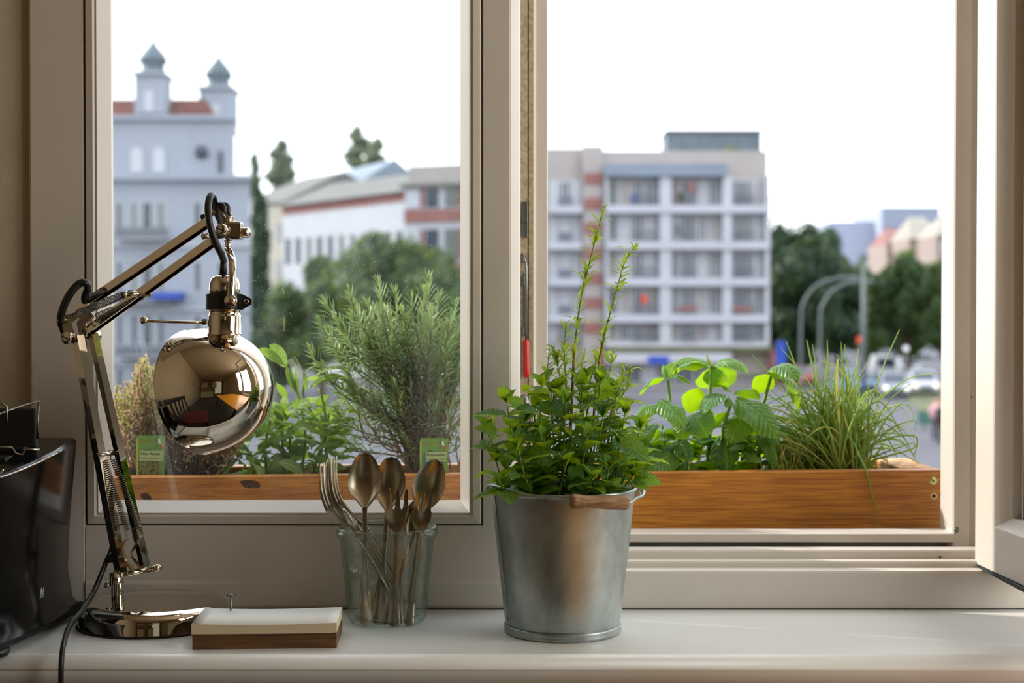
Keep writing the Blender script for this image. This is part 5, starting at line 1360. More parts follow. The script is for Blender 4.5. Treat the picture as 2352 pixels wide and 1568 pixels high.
# ------------------------------------------------------------------ the street outside
GZ = -4.7
M['asphalt'] = mat('asphalt', (70, 70, 78), .8, var=.12, scale=.35)
M['pave'] = mat('paving', (104, 101, 100), .85, var=.1, scale=.5)
M['grass'] = mat('verge_grass', (84, 88, 56), .9, var=.35, scale=.8)
M['linew'] = mat('road_paint', (206, 206, 206), .7)
M['bl_white'] = mat('pale_render', (170, 171, 178), .85, var=.05, scale=.4)
M['bl_shade'] = mat('grey_blue_render', (146, 151, 162), .85, var=.06, scale=.3)
M['bl_beige'] = mat('beige_concrete', (154, 147, 144), .85, var=.05, scale=.4)
M['bl_tan'] = mat('tan_render', (140, 136, 126), .85, var=.08, scale=.4)
M['brick'] = mat('red_brick_strip', (136, 92, 86), .85, var=.15, scale=3)
M['rooftile'] = mat('red_roof_tile', (104, 62, 56), .8, var=.2, scale=1.5)
M['roofgrey'] = mat('grey_roof', (94, 93, 90), .7, var=.12, scale=.5)
M['roofblue'] = mat('blue_grey_roof', (112, 124, 138), .5, var=.15, scale=.4)
M['copper'] = mat('dark_copper', (86, 98, 106), .6, var=.2, scale=1)
M['win'] = mat('window_glass', (52, 62, 72), .15)
M['win_l'] = mat('window_curtain', (172, 175, 182), .4)
M['win_g'] = mat('window_green', (92, 102, 98), .3)
M['win_b'] = mat('window_beige', (142, 134, 122), .5)
M['win_r'] = mat('window_red', (122, 88, 88), .5)
M['wfr'] = mat('white_window_frame', (168, 170, 176), .5)
M['rail'] = mat('balcony_rail', (92, 98, 106), .5)
M['blue'] = mat('blue_sign', (22, 62, 160), .4)
M['tire'] = mat('tyre', (26, 26, 28), .7)
M['trunk'] = mat('bark', (92, 80, 68), .9, var=.3, scale=3)
M['lamp_post'] = mat('grey_post', (88, 96, 94), .5)
M['headlight'] = mat('headlamp', (255, 240, 214), .2)
hb = M['headlight'].node_tree.nodes['Principled BSDF']; hb.inputs['Emission Color'].default_value = (1, .86, .7, 1); hb.inputs['Emission Strength'].default_value = 1.6

m_ = MB(); m_.box(-160, 260, 8, 900, GZ - .3, GZ); m_.build('floor_street', M['asphalt'], kind='structure', label='grey asphalt junction below the window')
bpy.data.objects['floor_street'].name = 'street'
def at(px, py, D): return P(px, py, D)
def gx(px, D): return P(px, 800, D).x
def gz(py, D): return P(1176, py, D).z
def gd(py):      # distance of the ground seen at image row py
    return (.3 - GZ) * F / (py - 735)

m_ = MB(); m_.box(gx(1258, 112), gx(1790, 112), 103.5, 135, GZ, GZ + .15); m_.build('pavement', M['pave'], kind='structure', label='pavement along the apartment block')
m_ = MB(); m_.add([(gx(2060, 80), 75, GZ + .02), (gx(2300, 75), 68, GZ + .02), (gx(2240, 150), 190, GZ + .02), (gx(1990, 190), 190, GZ + .02)], [[0, 1, 2, 3]]); m_.build('median_strip', M['grass'], kind='structure', label='grass strip between the carriageways')
def wbox(name, x0, x1, y0, y1, z0, z1, mt, parent, bev=0): m_ = MB(); m_.box(x0, x1, y0, y1, z0, z1, bev); return m_.build(name, mt, parent)
_wc = {}
def window(x0, x1, z0, z1, y, parent, pm, fr=.06, dep=.12, mull=1, depth_out=.04):
    """framed window on a wall facing -y at y; same sizes share their mesh"""
    w = x1 - x0; h = z1 - z0; key = (round(w, 2), round(h, 2), mull, fr)
    if key not in _wc:
        m_ = MB(); b = -depth_out
        m_.box(0, fr, b, .02, 0, h); m_.box(w - fr, w, b, .02, 0, h); m_.box(fr, w - fr, b, .02, 0, fr); m_.box(fr, w - fr, b, .02, h - fr, h)
        for k in range(1, mull + 1): m_.box(w * k / (mull + 1) - fr / 2, w * k / (mull + 1) + fr / 2, b, .02, fr, h - fr)
        _wc[key] = (m_.mesh('window', M['wfr']), {})
    fm, pmsh = _wc[key]
    if pm.name not in pmsh:
        m_ = MB(); m_.box(fr * .5, w - fr * .5, .0, .015, fr * .5, h - fr * .5); pmsh[pm.name] = m_.mesh('pane', pm)
    o = bpy.data.objects.new('window', fm); COL.objects.link(o); o.parent = parent; o.location = Vector((x0, y, z0)) - origin(parent)
    p = bpy.data.objects.new('pane', pmsh[pm.name]); COL.objects.link(p); p.parent = o; return o

# ---- apartment block with balconies
rnd = random.Random(4)
D = 110
ap = empty('apartment_block', (gx(1580, D), D, GZ), 'six storey white and red-brick apartment block with balconies across the junction', 'building')
X = lambda px: gx(px, D); Z = lambda py: gz(py, D)
wbox('wall', X(1382), X(1762), D, D + 14, GZ, Z(346), M['bl_beige'], ap)
wbox('corner_tower', X(1338), X(1384), D - .3, D + 14, GZ, Z(336), M['bl_beige'], ap)
wing = wbox('wing_wall', X(1120), X(1340), D + .6, D + 14, GZ, Z(338), M['bl_beige'], ap)
for y0 in (398, 455, 512, 570, 626, 683, 740): wbox('brick_panel', X(1342), X(1381), D - .4, D - .28, Z(y0 + 26), Z(y0), M['brick'], ap)
wbox('penthouse', gx(1519, D + 7), gx(1747, D + 3), D + 3, D + 7, Z(348), gz(302, D + 3), M['copper'], ap); wbox('penthouse_roof', gx(1519, D + 7) - .1, gx(1747, D + 3) + .1, D + 2.8, D + 7.2, gz(304, D + 3), gz(299, D + 3), M['roofgrey'], ap)
wbox('vent_pipe', X(1636), X(1640), D + 5, D + 5.2, Z(300), Z(290), M['rail'], ap)
m_ = MB(); m_.ball((X(1688), D + 2, Z(340)), .5, 10, (1.4, 1, .7)); tag(m_.build('roof_shrub', M['grass'], ap), label='small green roof shrub')
wbox('awning', X(1385), X(1662), D - 1.3, D, Z(408), Z(380), M['roofblue'], ap)
bands = [482, 565, 648, 731, 790]
for y0 in bands[:4]:
    wbox('balcony_slab', X(1388), X(1762), D - 1.2, D, Z(y0 + 9), Z(y0 - 8), M['bl_white'], ap); wbox('balcony_slab', X(1258), X(1336), D - .7, D + .6, Z(y0 + 9), Z(y0 - 8), M['bl_white'], ap)
wbox('ledge', X(1388), X(1762), D - 1.0, D, Z(796), Z(784), M['bl_white'], ap)
pms = [M['win'], M['win_l'], M['win_l'], M['win_g'], M['win_b'], M['win_l'], M['win'], M['win_r']]
floors = [(412, 474), (492, 556), (576, 640), (659, 723), (741, 784)]
for fi, (a, b) in enumerate(floors):
    for (xa, xb) in ((1512, 1538), (1655, 1676), (1752, 1762), (1388, 1394)): wbox('pier', X(xa), X(xb), D - 1.0, D, Z(b), Z(a - 6), M['bl_white'], ap)
    for (xa, xb, mu, dep) in ((1396, 1420, 0, 0), (1421, 1448, 1, 0), (1452, 1478, 1, .0), (1480, 1506, 1, 0), (1540, 1562, 1, 0), (1564, 1596, 1, 0), (1602, 1624, 1, 0), (1626, 1652, 1, 0), (1680, 1726, 2, 0), (1729, 1750, 1, 0)):
        dark = (xa in (1452, 1564, 1680)); pm = M['win'] if dark and rnd.random() < .75 else rnd.choice(pms)
        window(X(xa), X(xb), Z(b), Z(a), D - .02, ap, pm, fr=.14, mull=mu)
    for (xa, xb) in ((1452, 1506), (1564, 1596), (1680, 1726)):
        m_ = MB()
        n = int((xb - xa) / 3)
        for q in range(n + 1): x = X(xa + (xb - xa) * q / n); m_.box(x - .02, x + .02, D - 1.12, D - 1.08, Z(b), Z(b - 26))
        m_.box(X(xa), X(xb), D - 1.13, D - 1.06, Z(b - 24), Z(b - 27)); m_.build('balcony_railing', M['rail'], ap)
    for xa in (1134, 1176, 1218): window(X(xa), X(xa + 30), Z(b), Z(a), D + .58, ap, M['win_l'] if xa != 1176 else M['win'], fr=.14)
    for (xa, xb, pm) in ((1262, 1282, M['win_l']), (1285, 1312, rnd.choice([M['win'], M['win_l']])), (1314, 1334, M['win_l'])): window(X(xa), X(xb), Z(b), Z(a), D + .58, ap, pm, fr=.14)
    m_ = MB(); m_.box(X(1284), X(1314), D - .68, D - .62, Z(b), Z(b - 22)); m_.build('balcony_panel', M['rail'], ap)
    wbox('side_balcony', X(1762), X(1774), D + 1, D + 4, Z(b + 6), Z(b - 26), M['bl_white'] if fi % 2 else M['brick'], ap)
for (x, y, mt) in ((1455, 455, M['blue']), (1562, 452, M['grass']), (1477, 688, M['r']), (1555, 525, M['copper']), (1586, 430, M['brick'])):
    m_ = MB(); m_.box(X(x - 6), X(x + 6), D - .9, D - .6, Z(y + 14), Z(y - 10), .08); m_.build('parasol' if mt.name[0] == 't' else 'balcony_box', mt, ap)
for (x, y) in ((1575, 706), (1700, 706)):
    m_ = MB(); m_.box(X(x - 20), X(x + 20), D - 1.35, D - 1.12, Z(y + 8), Z(y - 2)); m_.build('flower_box', M['brick'], ap)
wbox('side_wall_brick', X(1762), X(1768), D + .5, D + 13.9, Z(880), Z(470), M['brick'], ap)
wbox('green_band', X(1388), X(1762), D - 1.6, D, Z(808), Z(796), M['grass'], ap)
wbox('shop_fascia', X(1388), X(1672), D - 1.8, D, Z(832), Z(809), M['bl_white'], ap); wbox('shop_corner', X(1672), X(1762), D - .5, D, Z(860), Z(809), M['win_b'], ap)
sg = wbox('shop_sign', X(1484), X(1530), D - 2.0, D - 1.8, Z(834), Z(816), M['blue'], ap)
for k in range(7):
    xa = 1392 + k * 40; window(X(xa), X(xa + 36), Z(882), Z(836), D - .3, ap, rnd.choice([M['win'], M['win'], M['win_g'], M['win_l']]), fr=.12, mull=1)
for x in (1372, 1760): wbox('brick_pier', X(x), X(x + 14), D - 1.2, D, GZ, Z(800), M['brick'], ap)
wbox('ramp_sign', X(1769), X(1788), D - 3, D - 2.4, Z(838), Z(782), M['blue'], None)
sgn = bpy.data.objects['ramp_sign']; sgn.name = 'standing_sign'; tag(sgn, 'tall blue standing sign at the corner of the apartment block', 'sign')

# ---- church-like house with two onion-domed turrets on the left
D = 90; X = lambda px: gx(px, D); Z = lambda py: gz(py, D)
ch = empty('turreted_house', (X(400), D, GZ), 'tall pale grey house with two onion-domed turrets and a red roof', 'building')
def wedge(name, x0, x1, y0, y1, z0, z1, mt):
    m_ = MB(); m_.prism([(x0, y0), (x1, y0), (x1 * y1 / y0 - .15, y1), (x0, y1)], lambda p, t: Vector((p[0], p[1], t)), z0, z1); return m_.build(name, mt, ch)
wedge('upper_wall', X(150), X(541), D, D + 12, Z(420), Z(272), M['bl_shade'])
wedge('lower_wall', X(150), X(578), D - .4, D + 13, GZ, Z(412), M['bl_shade'])
wedge('cornice', X(150), X(581), D - .9, D + 13, Z(416), Z(404), M['bl_shade']); wedge('cornice', X(150), X(545), D - .4, D + 12, Z(276), Z(266), M['bl_shade'])
m_ = MB(); m_.prism([(X(150), Z(268)), (X(490), Z(268)), (X(458), Z(217)), (X(150), Z(217))], lambda p, t: Vector((p[0], D + (.8 if t == 0 else 9) + (p[1] - Z(268)) * (.8 if t == 0 else -.4), p[1])), 0, 1); m_.build('roof', M['rooftile'], ch)
for (cx, w, yb, yt, dt) in ((346, 33, 262, 170, D - .2), (481, 38, 275, 190, D + 2)):
    t_ = wbox('turret', X(cx - w), X(cx + w), dt, dt + 2.2, Z(yb), Z(yt), M['bl_shade'], ch)
    wbox('turret_cornice', X(cx - w - 4), X(cx + w + 4), dt - .3, dt + 2.5, Z(yt + 3), Z(yt - 4), M['bl_shade'], ch)
    cc = Vector((X(cx), dt + 1.1, 0)); zb = Z(yt); s = .0303 * 90 / 100 * 1.0
    pr = [(.80, 0), (.74, .35), (.70, .6), (.98, .85), (.84 * 1.0, 1.25), (.52, 1.62), (.22, 1.95), (.10, 2.2), (.05, 2.6), (.03, 3.2), (0, 3.3)]
    m_ = MB(); m_.lathe([(r_ * .95, h_) for r_, h_ in pr][2:], (cc.x, cc.y, zb + .05), n=24); m_.lathe([(.9, 0), (.72, .5), (.70, .7)], (cc.x, cc.y, zb), n=24); m_.build('onion_dome', M['copper'], ch)
    m_ = MB(); m_.box(X(cx - 10), X(cx + 10), dt - .05, dt + .02, Z(yb - 5), Z(yt + 40)); m_.build('turret_window', M['win_l'], ch)
def arched(x0, x1, z0, z1, y, parent, mt, name='arched_window'):
    r_ = (x1 - x0) / 2; pts = [(x0, z0), (x1, z0)] + [((x0 + x1) / 2 + r_ * math.cos(PI * k / 8), z1 - r_ + r_ * math.sin(PI * k / 8)) for k in range(9)]
    m_ = MB(); m_.prism(pts, lambda p, t: Vector((p[0], t, p[1])), y - .08, y + .02); return m_.build(name, mt, parent)
for cx in (316, 367): arched(X(cx - 14), X(cx + 14), Z(396), Z(338), D, ch, M['win_l'])
arched(X(502), X(514), Z(396), Z(346), D, ch, M['win'])
m_ = MB(); m_.lathe([(0, 0), (.36, 0), (.40, .1), (0, .1)], (X(466), D - .1, Z(350)), (0, -1, 0), 24); m_.build('round_window', M['win'], ch)
for (ya, yb) in ((462, 528), (598, 672), (720, 795), (840, 905)):
    for (xa, xb) in ((303, 322), (330, 356), (365, 384), (448, 468), (500, 520), (270, 288)):
        window(X(xa), X(xb), Z(yb), Z(ya), D - .42, ch, M['win'] if xa in (330, 448, 500) else rnd.choice([M['win'], M['win'], M['win_g']]), fr=.1, mull=0)
    for (xa, xb) in ((280, 400),):
        wbox('balcony_slab', X(xa), X(xb), D - 1.5, D - .4, Z(yb + 24), Z(yb + 18), M['bl_white'], ch)
        m_ = MB(); m_.box(X(xa), X(xb), D - 1.5, D - 1.42, Z(yb + 20), Z(yb - 2)); m_.build('balcony_panel', M['rail'], ch)
    wbox('string_course', X(150), X(580), D - .6, D - .4, Z(yb + 40), Z(yb + 34), M['bl_white'], ch)
m_ = MB(); m_.box(X(365), X(430), D - 2.2, D - .4, Z(688), Z(672)); m_.build('awning', M['blue'], ch, label='blue awning')

# ---- row of houses between
def gable_row(name, lab, x0, x1, D0, D1, ytop0, ytop1, yridge0, yridge1, wall, roof, winrows, ncol, group=None, fascia=None):
    """a terrace running from (x0,D0) to (x1,D1)"""
    a = P(x0, 800, D0); b = P(x1, 800, D1); d = Vector((b.x - a.x, b.y - a.y, 0)); L_ = d.length; d.normalize(); nrm = Vector((-d.y, d.x, 0))
    zt0, zt1 = gz(ytop0, D0), gz(ytop1, D1); zt = (zt0 + zt1) / 2
    t = empty(name, ((a.x + b.x) / 2, (a.y + b.y) / 2, GZ), lab, 'building', group)
    def pt(s, w, z): return Vector((a.x, a.y, 0)) + d * s + nrm * w + Vector((0, 0, z))
    m_ = MB(); vv = [pt(s, w, z) for s in (0, L_) for w in (0, 12) for z in (GZ, zt0 if s == 0 else zt1)]
    m_.add(vv, [[0, 1, 3, 2], [4, 6, 7, 5], [0, 4, 5, 1], [2, 3, 7, 6], [0, 2, 6, 4], [1, 5, 7, 3]]); m_.build('wall', wall, t)
    zr0, zr1 = gz(yridge0, D0 + 6), gz(yridge1, D1 + 6)
    m_ = MB(); vv = [pt(-.3, -.5, zt0), pt(-.3, 6, zr0), pt(-.3, 12.5, zt0), pt(L_ + .3, -.5, zt1), pt(L_ + .3, 6, zr1), pt(L_ + .3, 12.5, zt1)]
    m_.add(vv, [[0, 3, 4, 1], [1, 4, 5, 2], [0, 1, 2], [3, 5, 4], [0, 2, 5, 3]]); m_.build('roof', roof, t)
    if fascia:
        m_ = MB(); vv = [pt(s, -.06, z) for s in (0, L_) for z in ((zt0 - .8, zt0 - .05) if s == 0 else (zt1 - .8, zt1 - .05))]; m_.add(vv, [[0, 2, 3, 1]]); m_.build('brick_fascia', fascia, t)
    for (za, zb) in winrows:
        for k in range(ncol):
            s0 = L_ * (k + .28) / ncol; s1 = L_ * (k + .72) / ncol; m_ = MB(); q = s0 / L_
            vv = [pt(s0, -.06, zt - za), pt(s1, -.06, zt - za), pt(s1, -.06, zt - zb), pt(s0, -.06, zt - zb)]; vb = [v + nrm * .08 for v in vv]
            m_.add(vv + vb, [[0, 1, 2, 3], [7, 6, 5, 4], [0, 4, 5, 1], [1, 5, 6, 2], [2, 6, 7, 3], [3, 7, 4, 0]]); m_.build('window', rnd.choice([M['win'], M['win'], M['win_g']]), t)
    return t
gable_row('townhouse', 'tan town house with a grey roof behind the dark trees, right of the turreted house', 576, 655, 150, 140, 462, 466, 415, 402, M['bl_tan'], M['roofgrey'], [(2.4, 4.2), (6, 7.8), (9.5, 11.4)], 3)
gable_row('terrace', 'long white terrace of houses with a grey pitched roof', 650, 932, 136, 124, 475, 440, 425, 390, M['bl_white'], M['roofgrey'], [(3.2, 5.6), (7.8, 10.2), (12, 14)], 11, fascia=M['brick'])
t2 = gable_row('roof_house', 'house with a steep pale blue roof behind the white terrace', 655, 800, 156, 148, 450, 440, 405, 370, M['bl_tan'], M['roofblue'], [], 1)
# red banded block
D = 122
rb = empty('brick_block', (gx(1000, D), D, GZ), 'grey and red-brick banded apartment block beside the window mullion', 'building')
X = lambda px: gx(px, D); Z = lambda py: gz(py, D)
a0 = Matrix.Translation((X(930), D, 0)) @ Matrix.Rotation(math.radians(-20), 4, 'Z'); W_ = 9.0
def rbx(name, s0, s1, w0, w1, z0, z1, mt): m_ = MB(); m_.box(s0, s1, w0, w1, z0, z1, M=a0); return m_.build(name, mt, rb)
rbx('wall', 0, W_, 0, 12, GZ, Z(425), M['bl_white']); rbx('attic', -.1, W_, 1.0, 12, Z(425), Z(378), M['bl_beige']); rbx('roof_slab', -.3, W_, -.4, 12, Z(432), Z(424), M['roofgrey'])
for (ya, yb) in ((512, 482), (640, 606), (760, 730)): rbx('brick_band', -.02, W_, -.1, 0, Z(ya), Z(yb), M['brick'])
for (ya, yb) in ((478, 434), (600, 528), (720, 650)):
    for k in range(5):
        s = .3 + k * 1.7; rbx('window', s, s + 1.1, -.08, 0, Z(ya), Z(yb), (M['win_l'], M['win'], M['win_g'], M['win_l'], M['win_r'])[k])
        if k % 2 == 0: rbx('brick_pier', s + 1.15, s + 1.55, -.08, 0, Z(ya), Z(yb), M['brick'])
# far houses on the right
D = 330; X = lambda px: gx(px, D); Z = lambda py: gz(py, D)
fa = empty('office_block', (X(2030), D, GZ), 'hazy blue-grey office blocks far down the avenue', 'building')
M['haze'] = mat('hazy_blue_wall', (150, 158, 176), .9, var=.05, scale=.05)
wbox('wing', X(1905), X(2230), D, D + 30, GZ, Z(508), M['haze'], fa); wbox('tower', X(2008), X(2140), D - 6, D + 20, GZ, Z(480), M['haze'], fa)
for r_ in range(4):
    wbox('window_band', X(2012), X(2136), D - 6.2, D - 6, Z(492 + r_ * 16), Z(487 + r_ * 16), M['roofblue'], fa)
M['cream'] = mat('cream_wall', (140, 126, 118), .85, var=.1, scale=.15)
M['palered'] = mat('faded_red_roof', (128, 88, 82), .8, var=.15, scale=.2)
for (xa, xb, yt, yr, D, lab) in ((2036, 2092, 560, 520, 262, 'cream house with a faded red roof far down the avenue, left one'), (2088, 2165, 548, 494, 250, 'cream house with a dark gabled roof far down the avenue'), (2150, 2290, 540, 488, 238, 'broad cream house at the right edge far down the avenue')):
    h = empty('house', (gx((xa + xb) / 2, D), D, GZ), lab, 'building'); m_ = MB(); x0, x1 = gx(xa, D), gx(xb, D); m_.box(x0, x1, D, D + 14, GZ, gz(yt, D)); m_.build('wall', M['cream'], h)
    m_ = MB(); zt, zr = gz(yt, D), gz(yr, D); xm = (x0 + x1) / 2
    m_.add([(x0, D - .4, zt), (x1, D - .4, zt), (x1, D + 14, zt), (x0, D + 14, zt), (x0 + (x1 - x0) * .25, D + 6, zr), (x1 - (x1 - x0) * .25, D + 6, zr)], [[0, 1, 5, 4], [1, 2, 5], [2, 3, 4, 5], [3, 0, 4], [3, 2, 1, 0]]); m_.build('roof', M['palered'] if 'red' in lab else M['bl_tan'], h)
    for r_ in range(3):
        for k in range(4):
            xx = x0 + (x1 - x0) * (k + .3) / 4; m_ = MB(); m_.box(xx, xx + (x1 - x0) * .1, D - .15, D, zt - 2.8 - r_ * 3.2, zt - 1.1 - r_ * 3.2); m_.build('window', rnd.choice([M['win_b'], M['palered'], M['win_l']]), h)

# ---- trees: trunk and a crown of many leaf blades around branching clumps
def tree_mat(name, c, tr, c2): return leaf_mat(name, c, tr, .6, .32, hue2=c2, vein=False)
M['tr_dark'] = tree_mat('dark_foliage', (50, 74, 46), (84, 108, 34), (34, 56, 44)); M['tr_mid'] = tree_mat('mid_foliage', (70, 92, 44), (126, 142, 38), (40, 64, 42)); M['tr_grey'] = tree_mat('greyish_foliage', (112, 122, 98), (140, 148, 104), (90, 104, 84))
def tree(px, ybase, D, rx, ytop, ylow, mt, lab, n=2600, leaf=.42, shape='round', name='tree', group=None, seed=1, blobs=26):
    r_ = random.Random(seed); c = P(px, ybase, D); zt, zl = gz(ytop, D), gz(ylow, D); R = rx * D / F; H = (zt - zl) / 2; zc = (zt + zl) / 2
    t = empty(name, (c.x, D, GZ), lab, 'tree', group)
    m_ = MB(); m_.tube(smooth_path([(c.x, D, GZ), (c.x + .1, D, (GZ + zl) / 2), (c.x, D, zl + H * .6)], 4), [.28, .27, .26, .25, .24, .23, .2, .17, .13][:9], 8)
    for k in range(5):
        a = 2 * PI * k / 5 + r_.random(); m_.tube([(c.x, D, zl + .1 * H), (c.x + math.cos(a) * R * .35, D + math.sin(a) * R * .35, zc), (c.x + math.cos(a) * R * .6, D + math.sin(a) * R * .6, zc + H * .35)], [.14, .09, .04], 6)
    m_.build('trunk', M['trunk'], t, weld=False)
    bl_ = []
    for k in range(blobs):
        if shape == 'round':
            v = Vector((r_.gauss(0, 1), r_.gauss(0, 1), r_.gauss(0, 1))).normalized() * r_.uniform(.35, .80); bl_.append((Vector((c.x + v.x * R, D + v.y * R, zc + v.z * H)), R * r_.uniform(.24, .42), H * r_.uniform(.24, .40)))
        else:
            q = -.92 + 1.84 * (k + .5) / blobs; w = math.sqrt(max(.02, 1 - (q * .98) ** 2)) * (.72 if q > 0 else .9); a = r_.uniform(0, 2 * PI); bl_.append((Vector((c.x + math.cos(a) * R * .45 * w, D + math.sin(a) * R * .45 * w, zc + q * H)), R * .62 * w + .1, H * .17))
    m_ = MB(); V = []; Fc = []
    for k in range(n):
        p, rr, hh = r_.choice(bl_); v = Vector((r_.gauss(0, 1), r_.gauss(0, 1), r_.gauss(0, 1))).normalized(); q = p + Vector((v.x * rr, v.y * rr, v.z * hh)) * r_.uniform(.75, 1.08)
        nn = (v + Vector((r_.uniform(-.6, .6), r_.uniform(-.6, .6), r_.uniform(-.6, .6)))).normalized(); u = nn.orthogonal().normalized(); w = nn.cross(u); s = leaf * r_.uniform(.6, 1.2)
        V += [q - u * s, q + w * s * .55, q + u * s, q - w * s * .55]; b_ = 4 * k; Fc.append([b_, b_ + 1, b_ + 2, b_ + 3])
    m_.add(V, Fc); o = m_.build('foliage', mt, t, weld=False); o['kind'] = 'stuff'
    # inner mass so that the crown is not see-through
    m_ = MB()
    for (p, rr, hh) in bl_: m_.ball(p, 1, 8, (rr * .8, rr * .8, hh * .8))
    o = m_.build('inner_foliage', mt, t, weld=False); o['kind'] = 'stuff'
    return t
tree(845, 800, 74, 150, 508, 860, M['tr_mid'], 'big round green tree before the white terrace', 6500, .26, seed=2, blobs=40)
tree(735, 800, 78, 120, 600, 880, M['tr_mid'], 'green tree low left of the big round tree', 4200, .26, seed=3)
tree(985, 800, 72, 120, 552, 880, M['tr_mid'], 'green tree beside the mullion, right of the big round tree', 4800, .26, seed=4, blobs=30)
tree(640, 800, 84, 62, 700, 900, M['tr_dark'], 'low dark tree beside the turreted house', 2400, .3, seed=5)
tree(597, 800, 112, 32, 440, 850, M['tr_dark'], 'tall narrow tree between the turreted house and the tan town house', 2600, .36, 'tall', seed=6)
for (px, w, yt, yl, D, sd) in ((585, 9, 352, 470, 260, 1), (645, 26, 322, 470, 250, 2), (825, 28, 292, 470, 250, 3), (862, 24, 318, 470, 240, 4)):
    tree(px, 800, D, w * 1.7, yt, yl, M['tr_grey'], {1: 'thin poplar beside the turreted house', 2: 'poplar above the tan town house roof', 3: 'taller left poplar of the pair above the terrace roof', 4: 'lower right poplar of the pair above the terrace roof'}[sd], 1500, .5, 'tall', 'poplar_tree', 'poplars behind the terrace', seed=sd + 20, blobs=18)
tree(1838, 800, 128, 98, 478, 860, M['tr_dark'], 'tall dark tree beside the apartment block', 6000, .42, seed=11, blobs=40)
tree(1925, 800, 140, 80, 560, 850, M['tr_dark'], 'dark tree between the tall dark tree and the street lamps', 4200, .42, seed=12, blobs=30)
tree(1895, 800, 150, 66, 500, 780, M['tr_dark'], 'dark tree top behind the tall dark tree', 3000, .42, seed=15, blobs=24)
tree(2085, 800, 118, 92, 574, 830, M['tr_mid'], 'round lit green tree on the avenue median', 5200, .36, seed=13, blobs=34)
tree(2195, 800, 112, 85, 586, 830, M['tr_mid'], 'green tree at the right edge of the avenue', 4600, .36, seed=14, blobs=30)
tree(2000, 800, 170, 62, 588, 840, M['tr_mid'], 'lighter green tree behind the street lamps', 3000, .45, seed=16, blobs=22)
tree(1800, 800, 150, 40, 540, 800, M['tr_mid'], 'yellowish tree peeping out beside the apartment block', 2000, .42, seed=18, blobs=18)

# ---- street lamps
def street_lamp(px, pts, D, lab, r=.085):
    b = P(px, 800, D); t = empty('street_lamp', (b.x, D, GZ), lab, 'street lamp', 'curved street lamps')
    path = smooth_path([Vector((b.x, D, GZ))] + [P(x, y, D) for x, y in pts], 6); m_ = MB(); m_.tube(path, r, 8); m_.build('pole', M['lamp_post'], t)
    e = path[-1]; m_ = MB(); m_.ball(e + Vector((.35, 0, -.05)), .3, 10, (1.6, .6, .4)); m_.build('lamp_head', M['lamp_post'], t)
street_lamp(1838, [(1840, 735), (1846, 695), (1870, 660), (1905, 643), (1945, 636)], 92, 'curved street lamp before the dark tree, left one of the two')
street_lamp(1882, [(1884, 735), (1890, 700), (1912, 668), (1945, 650), (1980, 645)], 90, 'curved street lamp before the dark tree, right one of the two')
b = P(1983, 800, 88); t = empty('street_pole', (b.x, 88, GZ), 'straight pale street pole between the dark and the light trees', 'pole'); m_ = MB(); m_.tube([(b.x, 88, GZ), (b.x, 88, gz(588, 88))], [.17, .10], 10); m_.build('pole', M['lamp_post'], t)
m_ = MB(); m_.box(b.x - .25, b.x + .25, 87.8, 88.2, gz(592, 88), gz(584, 88)); m_.build('cap', M['lamp_post'], t)
for (px, py, D, mt, lab, w) in ((2124, 958, 66, mat('green_sign', (52, 96, 84), .5), 'green street sign on a post in the junction', 17), (1975, 780, 105, M['r'], 'small red traffic sign by the parked cars', 8), (2080, 800, 100, M['w'], 'white post sign on the median', 6)):
    b = P(px, py, D); t = empty('traffic_sign', (b.x, D, GZ), lab, 'sign'); m_ = MB(); m_.tube([(b.x, D, GZ), (b.x, D, b.z)], .05, 8); m_.build('post', M['lamp_post'], t)
    m_ = MB(); s = w * D / F; m_.box(b.x - s, b.x + s, D - .12, D - .06, b.z - s * .9, b.z + s * .9, .05); m_.build('sign_panel', mt, t)

# ---- cars
def car_proto(paint, van=False, lights=True):
    t = empty('car', (0, 0, 0)); h = .62 if not van else .95
    prof = [(-2.1, .35), (-2.12, .72), (-1.95, .88), (-1.2, .95), (-.55, .95 + h * .75), (-.3, .95 + h), (1.2, .95 + h), (1.75, .98), (2.1, .92), (2.14, .4), (2.0, .3), (-1.9, .28)]
    if van: prof = [(-2.2, .35), (-2.22, .85), (-1.95, 1.05), (-1.35, 1.95), (-1.1, 2.05), (2.1, 2.05), (2.2, 1.9), (2.22, .35)]
    m_ = MB(); hw = .86
    def f(p, q):
        ins = max(0, (p[1] - .95)) * .18; return Vector((q * (hw - ins), p[0], p[1]))
    m_.prism(prof, f, -1, 1); body = m_.build('body', paint, t)
    m_ = MB(); zc = .98 if not van else 1.1; zt = .92 + h if not van else 1.85
    y0, y1 = (-1.15, -.42) if not van else (-1.93, -1.42)
    m_.add([(-.74, y0 - .03, zc), (.74, y0 - .03, zc), (.66, y1 - .03, zt), (-.66, y1 - .03, zt)], [[0, 1, 2, 3]]); m_.build('windscreen', M['win'], t)
    for s in (-1, 1):
        m_ = MB(); yb = 1.4 if not van else -.6; m_.add([(s * .865, y0 + .35, zc), (s * .865, yb, zc), (s * (.865 - .11), yb - .25, zt), (s * (.865 - .11), y1 + .2, zt)], [[0, 1, 2, 3]]); m_.build('side_window', M['win'], t)
        for y in (-1.3, 1.3):
            m_ = MB(); m_.lathe([(0, -.1), (.25, -.1), (.31, -.06), (.31, .08), (.25, .11), (0, .11)], (s * .78, y, .31), (1, 0, 0), 16); m_.build('wheel', M['tire'], t)
        m_ = MB(); m_.ball((s * .66, -2.10, .68), .14, 10, (1.2, .5, .8)); m_.build('headlight', M['headlight'] if lights else M['win_l'], t)
    m_ = MB(); m_.box(-.4, .4, -2.16, -2.1, .42, .6); m_.build('grille', M['tire'], t)
    return t
